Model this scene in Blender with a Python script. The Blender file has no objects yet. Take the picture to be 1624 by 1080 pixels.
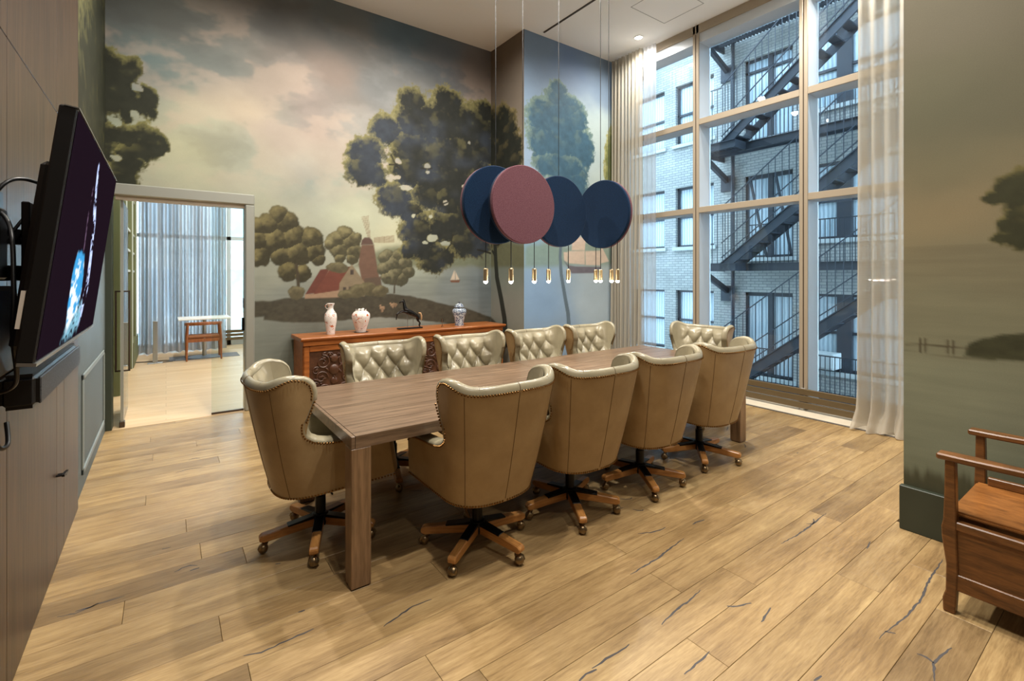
import bpy, bmesh, math, random
import numpy as np
from mathutils import Vector, Matrix

# ------------------------------------------------------------------ camera, world, exposure
scene = bpy.context.scene
COL = scene.collection
FPX, HORIZON, YAW = 761.0, 438.0, 0.946          # focal length and horizon row of a 1624 x 1080 frame
cam_d = bpy.data.cameras.new('camera')
cam_d.sensor_fit = 'HORIZONTAL'; cam_d.sensor_width = 36.0
cam_d.lens = FPX / 1624 * 36.0
cam_d.shift_y = (HORIZON - 540.0) / 1624
cam_d.clip_start = 0.05; cam_d.clip_end = 200
cam = bpy.data.objects.new('camera', cam_d); COL.objects.link(cam)
cam.location = (0, 0, 1.55)
cam.rotation_euler = (math.pi / 2, 0, YAW - math.pi / 2)
scene.camera = cam

world = bpy.data.worlds.new('overcast_sky'); scene.world = world
world.use_nodes = True
bg = world.node_tree.nodes['Background']
bg.inputs[0].default_value = (0.56, 0.78, 1.0, 1)
bg.inputs[1].default_value = 9.5
vs = scene.view_settings
vs.view_transform = 'Standard'; vs.look = 'None'; vs.gamma = 1.0
vs.use_curve_mapping = False
vs.exposure = 0.13
LAMP_W = 300.0                                    # ceiling downlights
WARM = (1.0, 0.945, 0.86)

# room (metres): x runs along the mural wall, y along the left wall
XL, YM, ZC = -0.475, 6.26, 5.05
XC, YC = 4.11, 5.41
XW = 6.0
XR, YR = 3.70, 0.99
YB = -2.2

# ------------------------------------------------------------------ helpers
def lin(c):
    return tuple(((v / 255.0) / 12.92 if v / 255.0 <= 0.04045 else ((v / 255.0 + 0.055) / 1.055) ** 2.4) for v in c)

class MB:
    def __init__(self): self.v = []; self.f = []
    def add(self, vs, fs):
        b = len(self.v); self.v += [tuple(map(float, p)) for p in vs]; self.f += [tuple(i + b for i in q) for q in fs]; return self
    def bx(self, x0, x1, y0, y1, z0, z1):
        return self.add([(x0,y0,z0),(x1,y0,z0),(x1,y1,z0),(x0,y1,z0),(x0,y0,z1),(x1,y0,z1),(x1,y1,z1),(x0,y1,z1)],
                        [(0,3,2,1),(4,5,6,7),(0,1,5,4),(1,2,6,5),(2,3,7,6),(3,0,4,7)])
    def prism(self, poly, axis, a0, a1):
        """poly: 2D points; axis: extrusion axis index"""
        n = len(poly); vs = []
        for a in (a0, a1):
            for p in poly:
                q = [p[0], p[1]]; q.insert(axis, a); vs.append(q)
        fs = [tuple(range(n))[::-1], tuple(range(n, 2*n))] + [(i, (i+1) % n, (i+1) % n + n, i + n) for i in range(n)]
        return self.add(vs, fs)
    def ring_path(self, path, radii, n=10, cap=True, up=None):
        pts = [Vector(p) for p in path]; m = len(pts); rings = []; prev = None
        for i, p in enumerate(pts):
            t = (pts[min(i+1, m-1)] - pts[max(i-1, 0)])
            t = t.normalized() if t.length > 1e-9 else Vector((0,0,1))
            if prev is None:
                a = Vector((0,0,1)) if abs(t.z) < 0.9 else Vector((1,0,0))
                if up is not None: a = Vector(up)
                u = t.cross(a).normalized()
            else:
                u = (prev - t * prev.dot(t)).normalized()
            prev = u; w = t.cross(u)
            r = radii[i] if hasattr(radii, '__len__') else radii
            ru, rw = r if hasattr(r, '__len__') else (r, r)
            rings.append([p + u * (ru * math.cos(2*math.pi*k/n)) + w * (rw * math.sin(2*math.pi*k/n)) for k in range(n)])
        vs = [q for r in rings for q in r]
        fs = [(i*n+k, i*n+(k+1) % n, (i+1)*n+(k+1) % n, (i+1)*n+k) for i in range(m-1) for k in range(n)]
        if cap: fs += [tuple(range(n))[::-1], tuple(range((m-1)*n, m*n))]
        return self.add(vs, fs)
    def cyl(self, p0, p1, r0, r1=None, n=12):
        return self.ring_path([p0, p1], [r0, r0 if r1 is None else r1], n)
    def lathe(self, prof, n=24, c=(0,0,0), cap=True):
        vs = []; fs = []; m = len(prof)
        for r, z in prof:
            for k in range(n):
                a = 2*math.pi*k/n; vs.append((c[0]+r*math.cos(a), c[1]+r*math.sin(a), c[2]+z))
        for i in range(m-1):
            for k in range(n): fs.append((i*n+k, i*n+(k+1) % n, (i+1)*n+(k+1) % n, (i+1)*n+k))
        if cap: fs.append(tuple(range(n))[::-1]); fs.append(tuple(range((m-1)*n, m*n)))
        return self.add(vs, fs)
    def ball(self, c, r, n=10, m=6, sx=1, sy=1, sz=1):
        pr = [(max(1e-4, math.sin(math.pi*i/m)), -math.cos(math.pi*i/m)) for i in range(m+1)]
        vs = [(c[0]+sx*r*a*math.cos(2*math.pi*k/n), c[1]+sy*r*a*math.sin(2*math.pi*k/n), c[2]+sz*r*b) for a, b in pr for k in range(n)]
        fs = [(i*n+k, i*n+(k+1) % n, (i+1)*n+(k+1) % n, (i+1)*n+k) for i in range(m) for k in range(n)]
        return self.add(vs, fs)
    def bar(self, p0, p1, w, h, up=(0,0,1)):
        """rectangular bar from p0 to p1, width w (sideways) and height h (along up)"""
        p0, p1 = Vector(p0), Vector(p1); t = (p1-p0).normalized(); s = t.cross(Vector(up)).normalized(); q = s.cross(t)
        vs = []
        for p in (p0, p1):
            for a, b in ((-1,-1),(1,-1),(1,1),(-1,1)): vs.append(p + s*(a*w/2) + q*(b*h/2))
        return self.add(vs, [(0,1,2,3),(7,6,5,4),(0,4,5,1),(1,5,6,2),(2,6,7,3),(3,7,4,0)])
    def grid(self, P, closed_u=False):
        """P[i][j] points"""
        a, b = len(P), len(P[0]); vs = [p for r in P for p in r]
        fs = [(i*b+j, i*b+j+1, (i+1)*b+j+1, (i+1)*b+j) for i in range(a-1) for j in range(b-1)]
        return self.add(vs, fs)
    def mesh(self, name, mat, bevel=0.0, seg=1, smooth=None):
        me = bpy.data.meshes.new(name); me.from_pydata(self.v, [], self.f)
        bm = bmesh.new(); bm.from_mesh(me)
        bmesh.ops.recalc_face_normals(bm, faces=bm.faces)
        if bevel > 0:
            es = [e for e in bm.edges if len(e.link_faces) == 2 and e.calc_face_angle(0) > 0.5]
            bmesh.ops.bevel(bm, geom=es, offset=bevel, segments=seg, affect='EDGES', clamp_overlap=True)
        bm.to_mesh(me); bm.free()
        if smooth is not None:
            me.polygons.foreach_set('use_smooth', [True]*len(me.polygons))
            me.set_sharp_from_angle(angle=smooth)
        if mat: me.materials.append(mat)
        return me
    def build(self, name, mat, parent=None, bevel=0.0, seg=1, smooth=None, loc=None, rot=None):
        return link(name, self.mesh(name, mat, bevel, seg, smooth), parent, loc, rot)

def MB_box(a, b):
    m = MB().bx(a[0], b[0], a[1], b[1], a[2], b[2]); return m.v, m.f

def link(name, me, parent=None, loc=None, rot=None):
    o = bpy.data.objects.new(name, me); COL.objects.link(o)
    if parent: o.parent = parent
    if loc: o.location = loc
    if rot: o.rotation_euler = rot
    return o

def tag(o, label=None, cat=None, group=None, kind=None):
    if label: o['label'] = label
    if cat: o['category'] = cat
    if group: o['group'] = group
    if kind: o['kind'] = kind
    return o

def thing(name, label, cat, loc=(0,0,0), rz=0.0, group=None):
    o = bpy.data.objects.new(name, None); COL.objects.link(o); o.empty_display_size = 0.1
    o.location = loc; o.rotation_euler = (0,0,rz)
    return tag(o, label, cat, group)

def copy_tree(o, parent=None):
    c = o.copy(); COL.objects.link(c); c.parent = parent
    for ch in list(o.children): copy_tree(ch, c)
    return c

# ------------------------------------------------------------------ materials
class NT:
    def __init__(self, name):
        self.m = bpy.data.materials.new(name); self.m.use_nodes = True
        self.t = self.m.node_tree; self.b = self.t.nodes['Principled BSDF']; self.out = self.t.nodes['Material Output']
    def n(self, typ, **kw):
        x = self.t.nodes.new(typ)
        for k, v in kw.items(): setattr(x, k, v)
        return x
    def l(self, a, b): self.t.links.new(a, b)
    def set(self, node, **kw):
        for k, v in kw.items(): node.inputs[k].default_value = v
        return node
    def coord(self, kind='Object', scale=(1,1,1), rnd=False):
        tc = self.n('ShaderNodeTexCoord'); mp = self.n('ShaderNodeMapping'); mp.inputs['Scale'].default_value = scale
        src = tc.outputs[kind]
        if rnd:
            oi = self.n('ShaderNodeObjectInfo'); mu = self.n('ShaderNodeVectorMath', operation='SCALE'); mu.inputs[0].default_value = (37.1, 17.3, 9.7)
            self.l(oi.outputs['Random'], mu.inputs['Scale'])
            ad = self.n('ShaderNodeVectorMath', operation='ADD'); self.l(src, ad.inputs[0]); self.l(mu.outputs[0], ad.inputs[1]); src = ad.outputs[0]
        self.l(src, mp.inputs['Vector']); return mp.outputs[0]
    def noise(self, vec, scale=5, detail=4, rough=0.55, dist=0.0):
        x = self.n('ShaderNodeTexNoise'); self.set(x, Scale=scale, Detail=detail, Roughness=rough, Distortion=dist); self.l(vec, x.inputs['Vector']); return x.outputs['Fac']
    def ramp(self, fac, stops, interp='LINEAR'):
        r = self.n('ShaderNodeValToRGB'); r.color_ramp.interpolation = interp
        el = r.color_ramp.elements
        while len(el) < len(stops): el.new(0.5)
        for e, (p, c) in zip(el, stops): e.position = p; e.color = (*c, 1) if len(c) == 3 else c
        self.l(fac, r.inputs['Fac']); return r.outputs['Color']
    def mix(self, fac, a, b, mode='MIX'):
        x = self.n('ShaderNodeMix', data_type='RGBA', blend_type=mode)
        if hasattr(fac, 'is_output'): self.l(fac, x.inputs[0])
        else: x.inputs[0].default_value = fac
        for s, i in ((a, 6), (b, 7)):
            if hasattr(s, 'is_output'): self.l(s, x.inputs[i])
            else: x.inputs[i].default_value = (*s, 1)
        return x.outputs[2]
    def math(self, op, a, b=0.0):
        x = self.n('ShaderNodeMath', operation=op)
        for s, i in ((a, 0), (b, 1)):
            if hasattr(s, 'is_output'): self.l(s, x.inputs[i])
            else: x.inputs[i].default_value = s
        return x.outputs[0]
    def bump(self, h, strength=0.2, dist=0.01):
        x = self.n('ShaderNodeBump'); self.set(x, Strength=strength, Distance=dist); self.l(h, x.inputs['Height']); self.l(x.outputs[0], self.b.inputs['Normal'])
    def col(self, s):
        if hasattr(s, 'is_output'): self.l(s, self.b.inputs['Base Color'])
        else: self.b.inputs['Base Color'].default_value = (*s, 1)

def plain(name, rgb, rough=0.5, metal=0.0, var=0.0, scale=8.0, spec=0.5):
    k = NT(name); c = lin(rgb)
    if var:
        f = k.noise(k.coord(), scale, 3)
        k.col(k.ramp(f, [(0.3, tuple(v*(1-var) for v in c)), (0.7, tuple(min(1, v*(1+var)) for v in c))]))
    else: k.col(c)
    k.set(k.b, Roughness=rough, Metallic=metal); k.b.inputs['Specular IOR Level'].default_value = spec
    return k.m

def wood(name, dark, light, scale=(1,1,1), rough=0.45, ring=18.0, rnd=True, bump=0.08, spec=0.5):
    """grain runs along the axis with the smallest scale"""
    k = NT(name); v = k.coord('Object', scale, rnd)
    f1 = k.noise(v, ring, 6, 0.6, 0.6); f2 = k.noise(v, ring*5, 3, 0.6)
    f = k.math('ADD', k.math('MULTIPLY', f1, 0.7), k.math('MULTIPLY', f2, 0.3))
    k.col(k.ramp(f, [(0.36, lin(dark)), (0.64, lin(light))]))
    k.set(k.b, Roughness=rough); k.b.inputs['Specular IOR Level'].default_value = spec
    k.bump(f2, bump, 0.004)
    return k.m

M = {}
def plank_mat(name, grain_x=True):
    k = NT(name); sc = (0.55, 6.0, 1.0)
    v = k.coord('Object', sc, True); v0 = k.coord('Object', (1,1,1), True)
    f1 = k.noise(v, 3.0, 6, 0.6, 0.8); f2 = k.noise(v, 22.0, 4, 0.65); f3 = k.noise(v0, 1.6, 3)
    f = k.math('ADD', k.math('MULTIPLY', f1, 0.6), k.math('MULTIPLY', f2, 0.4))
    base = k.ramp(f, [(0.30, lin((124,102,74))), (0.5, lin((170,147,111))), (0.72, lin((202,181,143)))])
    oi = k.n('ShaderNodeObjectInfo')
    tint = k.ramp(oi.outputs['Random'], [(0.0, lin((205,195,180))), (0.35, lin((255,246,226))), (0.65, lin((238,226,204))), (1.0, lin((255,246,224)))])
    base = k.mix(1.0, base, tint, 'MULTIPLY')
    blot = k.ramp(f3, [(0.35, (0.72,0.69,0.66)), (0.6, (1,1,1))])
    base = k.mix(0.8, base, blot, 'MULTIPLY')
    kv = k.coord('Object', (5.0, 11.0, 1.0), True)
    knot = k.math('LESS_THAN', k.noise(kv, 1.3, 2, 0.5), 0.20)
    k.col(k.mix(knot, base, lin((70,66,66))))
    k.set(k.b, Roughness=0.36); k.b.inputs['Specular IOR Level'].default_value = 0.45
    k.bump(f2, 0.10, 0.003)
    return k.m
M['plank'] = plank_mat('oiled_oak_plank')
M['gap'] = plain('floor_gap', (62, 46, 30), 0.9)
M['ceiling'] = plain('ceiling_paint', (240, 238, 235), 0.9)
M['white'] = plain('white_paint', (225, 225, 222), 0.6)
M['dark_green'] = plain('dark_green_paint', (52, 58, 46), 0.45, var=0.06)
M['bronze'] = plain('bronze_anodised', (164, 150, 130), 0.40, 0.15)
M['bronze_dark'] = plain('dark_bronze_groove', (70, 56, 42), 0.5, 0.4)
M['alu'] = plain('silver_anodised', (200, 206, 212), 0.42, 0.25)
M['slat'] = plain('bronze_slat', (104, 88, 62), 0.45, 0.35)
M['black'] = plain('black_plastic', (14, 14, 16), 0.4)
M['black_metal'] = plain('black_metal', (22, 21, 22), 0.35, 0.6)
M['cable'] = plain('black_cable', (16, 16, 18), 0.4)
M['brass'] = plain('brushed_brass', (206, 182, 142), 0.32, 0.9)
M['nail'] = plain('antique_brass', (128, 94, 54), 0.35, 1.0)
M['caster'] = plain('aged_brass_caster', (138, 118, 88), 0.28, 0.9)
M['steel'] = plain('satin_steel', (170, 172, 172), 0.35, 0.9)
M['frame_metal'] = plain('door_frame_metal', (168, 168, 158), 0.38, 0.5)
M['sill'] = plain('pale_stone_sill', (214, 202, 180), 0.5, var=0.05)
M['table'] = wood('dark_oak_table', (80, 62, 47), (130, 106, 84), (0.5, 9, 9), 0.34, 4.0, spec=0.5)
M['table_leg'] = wood('dark_oak_leg', (100, 76, 52), (150, 118, 86), (9, 9, 0.5), 0.4, 4.0)
M['panel_wood'] = wood('oak_veneer_panel', (38, 27, 18), (90, 68, 48), (9, 9, 0.30), 0.40, 5.0)
M['sideboard'] = wood('polished_mahogany', (122, 66, 30), (176, 106, 52), (0.6, 8, 8), 0.28, 3.0)
M['carving'] = plain('carved_dark_mahogany', (74, 44, 27), 0.38, var=0.25, scale=30)
M['chair_leg'] = wood('honey_oak_leg', (146, 96, 48), (196, 140, 78), (0.8, 8, 8), 0.3, 4.0)
M['bench'] = wood('varnished_oak_seat', (78, 48, 24), (126, 82, 42), (7, 1.0, 7), 0.34, 4.0)
M['bench_seat'] = wood('varnished_oak_board', (110, 68, 32), (160, 104, 52), (4, 1.2, 4), 0.3, 4.0)
M['chair_wood'] = wood('walnut_armchair', (120, 66, 34), (160, 96, 54), (6, 6, 1), 0.4, 4.0)
M['marble'] = plain('white_table_top', (236, 236, 232), 0.3)
M['green_panel'] = plain('olive_panel_paint', (104, 108, 72), 0.6)
M['pale_frame'] = plain('pale_frame_paint', (190, 196, 186), 0.5)
M['iron'] = plain('fire_escape_iron', (42, 48, 55), 0.5, 0.2, var=0.15, scale=4)
M['win_dark'] = plain('dark_window_frame', (44, 48, 54), 0.5)
M['stone'] = plain('limestone_sill', (176, 184, 182), 0.7)
M['nail_dark'] = M['nail']

def leather(name, a, b, rough, bump):
    k = NT(name); v = k.coord('Object'); f = k.noise(v, 6, 5, 0.6); g = k.noise(v, 160, 2)
    k.col(k.ramp(f, [(0.3, lin(a)), (0.7, lin(b))])); k.set(k.b, Roughness=rough); k.b.inputs['Specular IOR Level'].default_value = 0.5
    k.bump(g, bump, 0.002); return k.m
M['leather_out'] = leather('tan_leather', (146, 120, 82), (166, 140, 100), 0.46, 0.15)
M['leather_rim'] = leather('olive_tan_leather', (138, 126, 94), (156, 144, 108), 0.28, 0.10)
M['leather_in'] = leather('taupe_leather', (140, 131, 107), (159, 150, 125), 0.25, 0.10)
M['seam'] = plain('leather_seam', (96, 72, 44), 0.7)

def felt(name, a, b):
    k = NT(name); v = k.coord('Object'); f = k.noise(v, 190, 2, 0.7); k.col(k.ramp(f, [(0.3, lin(a)), (0.7, lin(b))])); k.set(k.b, Roughness=0.95)
    k.b.inputs['Specular IOR Level'].default_value = 0.1; k.b.inputs['Sheen Weight'].default_value = 0.08; k.bump(f, 0.3, 0.003); return k.m
M['felt_blue'] = felt('navy_felt', (8, 26, 48), (18, 46, 76))
M['felt_pink'] = felt('mauve_felt', (90, 55, 64), (120, 82, 90))

def emit(name, rgb, s):
    k = NT(name); k.col((0,0,0)); k.b.inputs['Emission Color'].default_value = (*rgb, 1); k.b.inputs['Emission Strength'].default_value = s; return k.m
M['bulb'] = emit('lit_bulb', (1.0, 0.93, 0.82), 14.0)
M['lens'] = emit('lit_downlight_lens', (1.0, 0.95, 0.86), 6.0)

def glass(name, tint=(0.95,0.98,1.0), ior=1.45, rough=0.0):
    k = NT(name); t = k.n('ShaderNodeBsdfTransparent'); t.inputs[0].default_value = (*tint, 1)
    g = k.n('ShaderNodeBsdfGlossy'); g.inputs['Roughness'].default_value = rough; fr = k.n('ShaderNodeFresnel'); fr.inputs['IOR'].default_value = ior
    mx = k.n('ShaderNodeMixShader'); k.l(fr.outputs[0], mx.inputs[0]); k.l(t.outputs[0], mx.inputs[1]); k.l(g.outputs[0], mx.inputs[2]); k.l(mx.outputs[0], k.out.inputs['Surface'])
    k.t.nodes.remove(k.b); return k.m
M['glass'] = glass('window_glass'); M['door_glass'] = glass('door_glass', (0.93, 0.97, 0.95))

def sheer(name, rgb, opac, weave):
    k = NT(name); t = k.n('ShaderNodeBsdfTransparent'); d = k.n('ShaderNodeBsdfDiffuse'); d.inputs[0].default_value = (*lin(rgb), 1)
    tr = k.n('ShaderNodeBsdfTranslucent'); tr.inputs[0].default_value = (*lin(rgb), 1)
    a = k.n('ShaderNodeMixShader'); a.inputs[0].default_value = 0.45; k.l(d.outputs[0], a.inputs[1]); k.l(tr.outputs[0], a.inputs[2])
    w = k.n('ShaderNodeTexWave', bands_direction='Z'); w.inputs['Scale'].default_value = weave; k.l(k.coord('Object'), w.inputs['Vector'])
    lw = k.n('ShaderNodeLayerWeight'); lw.inputs['Blend'].default_value = 0.5
    fac = k.math('ADD', k.math('MULTIPLY', w.outputs['Fac'], 0.10), opac)
    fac = k.math('MINIMUM', k.math('ADD', fac, k.math('MULTIPLY', lw.outputs['Facing'], 0.25)), 1.0)
    b = k.n('ShaderNodeMixShader'); k.l(fac, b.inputs[0]); k.l(t.outputs[0], b.inputs[1]); k.l(a.outputs[0], b.inputs[2])
    k.l(b.outputs[0], k.out.inputs['Surface']); k.t.nodes.remove(k.b); return k.m
M['sheer'] = sheer('grey_sheer', (200, 192, 176), 0.72, 30.0)
M['sheer_thin'] = sheer('thin_grey_sheer', (190, 192, 196), 0.42, 30.0)

def brick(name):
    k = NT(name); v = k.coord('Object')
    sw = k.n('ShaderNodeSeparateXYZ'); k.l(v, sw.inputs[0]); cb = k.n('ShaderNodeCombineXYZ'); k.l(sw.outputs[1], cb.inputs[0]); k.l(sw.outputs[2], cb.inputs[1])
    b = k.n('ShaderNodeTexBrick'); k.set(b, Scale=1.0); b.inputs['Brick Width'].default_value = 0.21; b.inputs['Row Height'].default_value = 0.072
    b.inputs['Mortar Size'].default_value = 0.008; b.inputs['Mortar Smooth'].default_value = 0.2
    b.inputs['Color1'].default_value = (*lin((152,154,149)), 1); b.inputs['Color2'].default_value = (*lin((170,171,164)), 1); b.inputs['Mortar'].default_value = (*lin((112,118,120)), 1)
    k.l(cb.outputs[0], b.inputs['Vector'])
    f = k.noise(v, 0.9, 4); st = k.ramp(f, [(0.3, (0.80,0.80,0.78)), (0.65, (1,1,1))])
    k.col(k.mix(1.0, b.outputs['Color'], st, 'MULTIPLY')); k.set(k.b, Roughness=0.85); k.bump(b.outputs['Fac'], -0.4, 0.01); return k.m
M['brick'] = brick('painted_white_brick')

def pane(name, a, b, sc):
    k = NT(name); v = k.coord('Object'); w = k.n('ShaderNodeTexWave', bands_direction='Y'); k.set(w, Scale=sc, Distortion=1.5, Detail=2.0); k.l(v, w.inputs['Vector'])
    k.col(k.ramp(w.outputs['Fac'], [(0.2, lin(a)), (0.8, lin(b))])); k.set(k.b, Roughness=0.12); k.b.inputs['Specular IOR Level'].default_value = 0.7; return k.m
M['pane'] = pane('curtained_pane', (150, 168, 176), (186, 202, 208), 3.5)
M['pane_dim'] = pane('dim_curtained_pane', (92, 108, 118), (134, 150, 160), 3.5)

def ceramic(name, base, blots):
    k = NT(name); v = k.coord('Object'); c = lin(base)
    src = None; cur = c
    for i, (rgb, sc, th) in enumerate(blots):
        vv = k.n('ShaderNodeVectorMath', operation='ADD'); vv.inputs[1].default_value = (3.1*i, 7.7*i, 1.3*i); k.l(v, vv.inputs[0])
        f = k.math('GREATER_THAN', k.noise(vv.outputs[0], sc, 4, 0.6, 1.5), th); cur = k.mix(f, cur, lin(rgb))
    k.col(cur); k.set(k.b, Roughness=0.12); k.b.inputs['Coat Weight'].default_value = 0.4; return k.m
M['imari'] = ceramic('white_imari_porcelain', (226, 216, 208), [((196,100,48), 13, 0.60), ((72,62,96), 24, 0.63), ((150,66,44), 40, 0.64)])
M['delft'] = ceramic('blue_white_porcelain', (196, 204, 208), [((92,104,128), 34, 0.50), ((70,84,112), 52, 0.58)])
M['porcelain'] = plain('plain_porcelain', (226, 218, 208), 0.15)
M['horse'] = plain('polished_black_bronze', (20, 18, 18), 0.18, 0.2)
M['tail'] = plain('pale_horse_hair', (176, 140, 100), 0.6)

# ------------------------------------------------------------------ mural painting (flat print, in wall metres)
def hsh(ix, iy, s):
    n = (ix.astype(np.int64) * 374761393 + iy.astype(np.int64) * 668265263 + s * 144665) & 0x7fffffff
    n = ((n ^ (n >> 13)) * 1274126177) & 0x7fffffff
    return ((n ^ (n >> 16)) & 0xffff) / 65535.0
def vnoise(x, y, s=0):
    ix, iy = np.floor(x), np.floor(y); fx, fy = x - ix, y - iy
    fx = fx*fx*(3-2*fx); fy = fy*fy*(3-2*fy)
    a = hsh(ix, iy, s); b = hsh(ix+1, iy, s); c = hsh(ix, iy+1, s); d = hsh(ix+1, iy+1, s)
    return (a*(1-fx)+b*fx)*(1-fy) + (c*(1-fx)+d*fx)*fy
def fbm(x, y, s=0, o=4):
    r = 0; a = 0.5; t = 0
    for i in range(o): r = r + a*vnoise(x*2**i, y*2**i, s+i*17); t += a; a *= 0.55
    return r/t
def sstep(a, b, v):
    t = np.clip((v-a)/(b-a), 0, 1); return t*t*(3-2*t)
def L(c): return np.array(lin(c))

class Paint:
    def __init__(s, X, Z): s.X = X; s.Z = Z; s.C = np.zeros(X.shape + (3,))
    def over(s, m, c):
        m = m[..., None]; s.C = s.C*(1-m) + np.asarray(c)*m
    def sky(s, pts, cloud=0.12, seed=1, puff=0.0):
        wx = s.X + 0.25*(fbm(s.X*1.3, s.Z*1.6, seed)-.5)*2; wz = s.Z + 0.22*(fbm(s.X*1.3+9, s.Z*1.6, seed+5)-.5)*2
        num = 0; den = 0
        for (x, z), c in pts:
            w = 1.0/((wx-x)**2*0.8 + (wz-z)**2*1.4 + 0.03)**1.6
            num = num + w[..., None]*L(c); den = den + w
        s.C = num/den[..., None]*np.array([.80, .88, 1.02])
        n = fbm(s.X*2.2, s.Z*3.0, seed+40, 5)
        b = fbm(s.X*1.5+.3*n, s.Z*2.3, seed+50, 5); pf = sstep(.50, .62, b)*sstep(2.3, 3.0, s.Z)*sstep(4.9, 4.2, s.Z)*puff
        s.C = s.C*(1-pf[..., None]) + L((196,172,152))*pf[..., None]; s.C *= (1 - puff*.4*sstep(.50, .36, b)*sstep(2.3, 3.0, s.Z))[..., None]
        s.C *= (1 + cloud*(n-.5)*2)[..., None]
    def field(s, blobs, amp, freq, seed, k=7.0):
        wx = s.X + amp*(fbm(s.X*freq, s.Z*freq, seed, 3)-.5)*2; wz = s.Z + amp*(fbm(s.X*freq+31, s.Z*freq, seed+9, 3)-.5)*2
        acc = np.zeros(s.X.shape); f = np.full(s.X.shape, -9.0); loc = np.zeros(s.X.shape)
        for x, z, rx, rz in blobs:
            g = 1 - np.sqrt(((wx-x)/max(rx, .01))**2 + ((wz-z)/max(rz, .01))**2)
            lz = (wz-z)/max(rz, .01) - 0.5*(wx-x)/max(rx, .01)
            loc = np.where(g > f, lz, loc); f = np.maximum(f, g); acc += np.exp(k*np.clip(g, -3, 1))
        return (np.log(acc)/k if k else f), loc
    def leaves(s, blobs, core, edge, amp=0.05, freq=14, seed=3, holes=None, soft=0.10, core2=None, grow=0.20):
        f, loc = s.field(blobs, amp, freq, seed)
        d1 = fbm(s.X*9, s.Z*9, seed+70, 3)-.5; d2 = fbm(s.X*30, s.Z*24, seed+71, 3)-.5
        rg = 1-np.abs(fbm(s.X*34, s.Z*30, seed+72, 3)*2-1); f = f + grow + 0.34*d1 + 0.42*d2 + .22*(rg-.7)
        if holes:
            h, _ = s.field([(a, b, c*.62, d*.6) for a, b, c, d in holes], amp*0.5, freq*1.3, seed+3, 9.0); h = h + 0.30*d2 + .2*(fbm(s.X*26, s.Z*26, seed+90, 3)-.5)
            f = np.minimum(f, 0.62 - sstep(-0.45, 0.35, h)*1.35)
        m = sstep(-soft, soft, f); k = sstep(-.05, 0.58, f)
        n = fbm(s.X*14, s.Z*14, seed+20, 4)
        cc = L(core)[None, None, :]
        if core2 is not None:
            q = sstep(0.40, 0.66, fbm(s.X*2.0, s.Z*2.0, seed+33, 3))[..., None]; cc = cc*(1-q) + L(core2)*q
        lit = sstep(-.9, .9, loc); kk = np.clip(k + (1-lit)*.55, 0, 1); tuft = sstep(0.5, 0.75, fbm(s.X*7, s.Z*8, seed+55, 3))*0.40*lit
        col = (L(edge)*(1-kk[..., None]) + cc*kk[..., None]); col = col*(1-tuft[..., None]) + L(edge)*.75*tuft[..., None]
        s.over(m, col*(0.72 + 0.56*n)[..., None])
    def puffs(s, blobs, dark, light, amp=0.02, freq=9, seed=5):
        f, loc = s.field(blobs, amp, freq, seed, 0)
        f = f + .22*(fbm(s.X*24, s.Z*24, seed+19, 3)-.5); m = sstep(-0.07, 0.07, f); k = sstep(-0.35, 1.05, loc + 1.1*(fbm(s.X*16, s.Z*16, seed+20, 3)-.5))*(.45+.55*sstep(0, .35, f))
        n = fbm(s.X*26, s.Z*26, seed+21, 3)
        s.over(m, (L(dark)*(1-k[..., None]) + L(light)*k[..., None]) * (0.70+0.60*n)[..., None])
    def poly(s, pts, c, soft=0.0, amp=0.0, freq=8, seed=7, tex=0.12, alpha=1.0):
        X, Z = s.X, s.Z
        if amp: X = X + amp*(fbm(s.X*freq, s.Z*freq, seed, 3)-.5)*2; Z = Z + amp*(fbm(s.X*freq+5, s.Z*freq, seed+4, 3)-.5)*2
        ins = np.zeros(X.shape, bool); dist = np.full(X.shape, 9.0); n = len(pts)
        for i in range(n):
            (x0, z0), (x1, z1) = pts[i], pts[(i+1) % n]
            cr = ((z0 > Z) != (z1 > Z)) & (X < (x1-x0)*(Z-z0)/((z1-z0) if abs(z1-z0) > 1e-9 else 1e-9) + x0); ins ^= cr
            dx, dz = x1-x0, z1-z0; t = np.clip(((X-x0)*dx+(Z-z0)*dz)/(dx*dx+dz*dz+1e-12), 0, 1)
            dist = np.minimum(dist, np.hypot(X-x0-t*dx, Z-z0-t*dz))
        sd = np.where(ins, dist, -dist); w = max(soft, 0.006)
        m = sstep(-w, w, sd)*alpha
        s.over(m, L(c)*(1 + tex*(fbm(s.X*18, s.Z*30, seed+8, 3)-.5)*2)[..., None]); return m
    def line(s, pts, w0, w1, c, alpha=1.0):
        best = np.full(s.X.shape, 9.0); n = len(pts)-1
        for i in range(n):
            (x0, z0), (x1, z1) = pts[i], pts[i+1]; dx, dz = x1-x0, z1-z0
            t = np.clip(((s.X-x0)*dx+(s.Z-z0)*dz)/(dx*dx+dz*dz+1e-12), 0, 1)
            w = w0 + (w1-w0)*(i+t)/n
            best = np.minimum(best, np.hypot(s.X-x0-t*dx, s.Z-z0-t*dz) - w)
        s.over(sstep(0.006, -0.006, best)*alpha, L(c))

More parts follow.
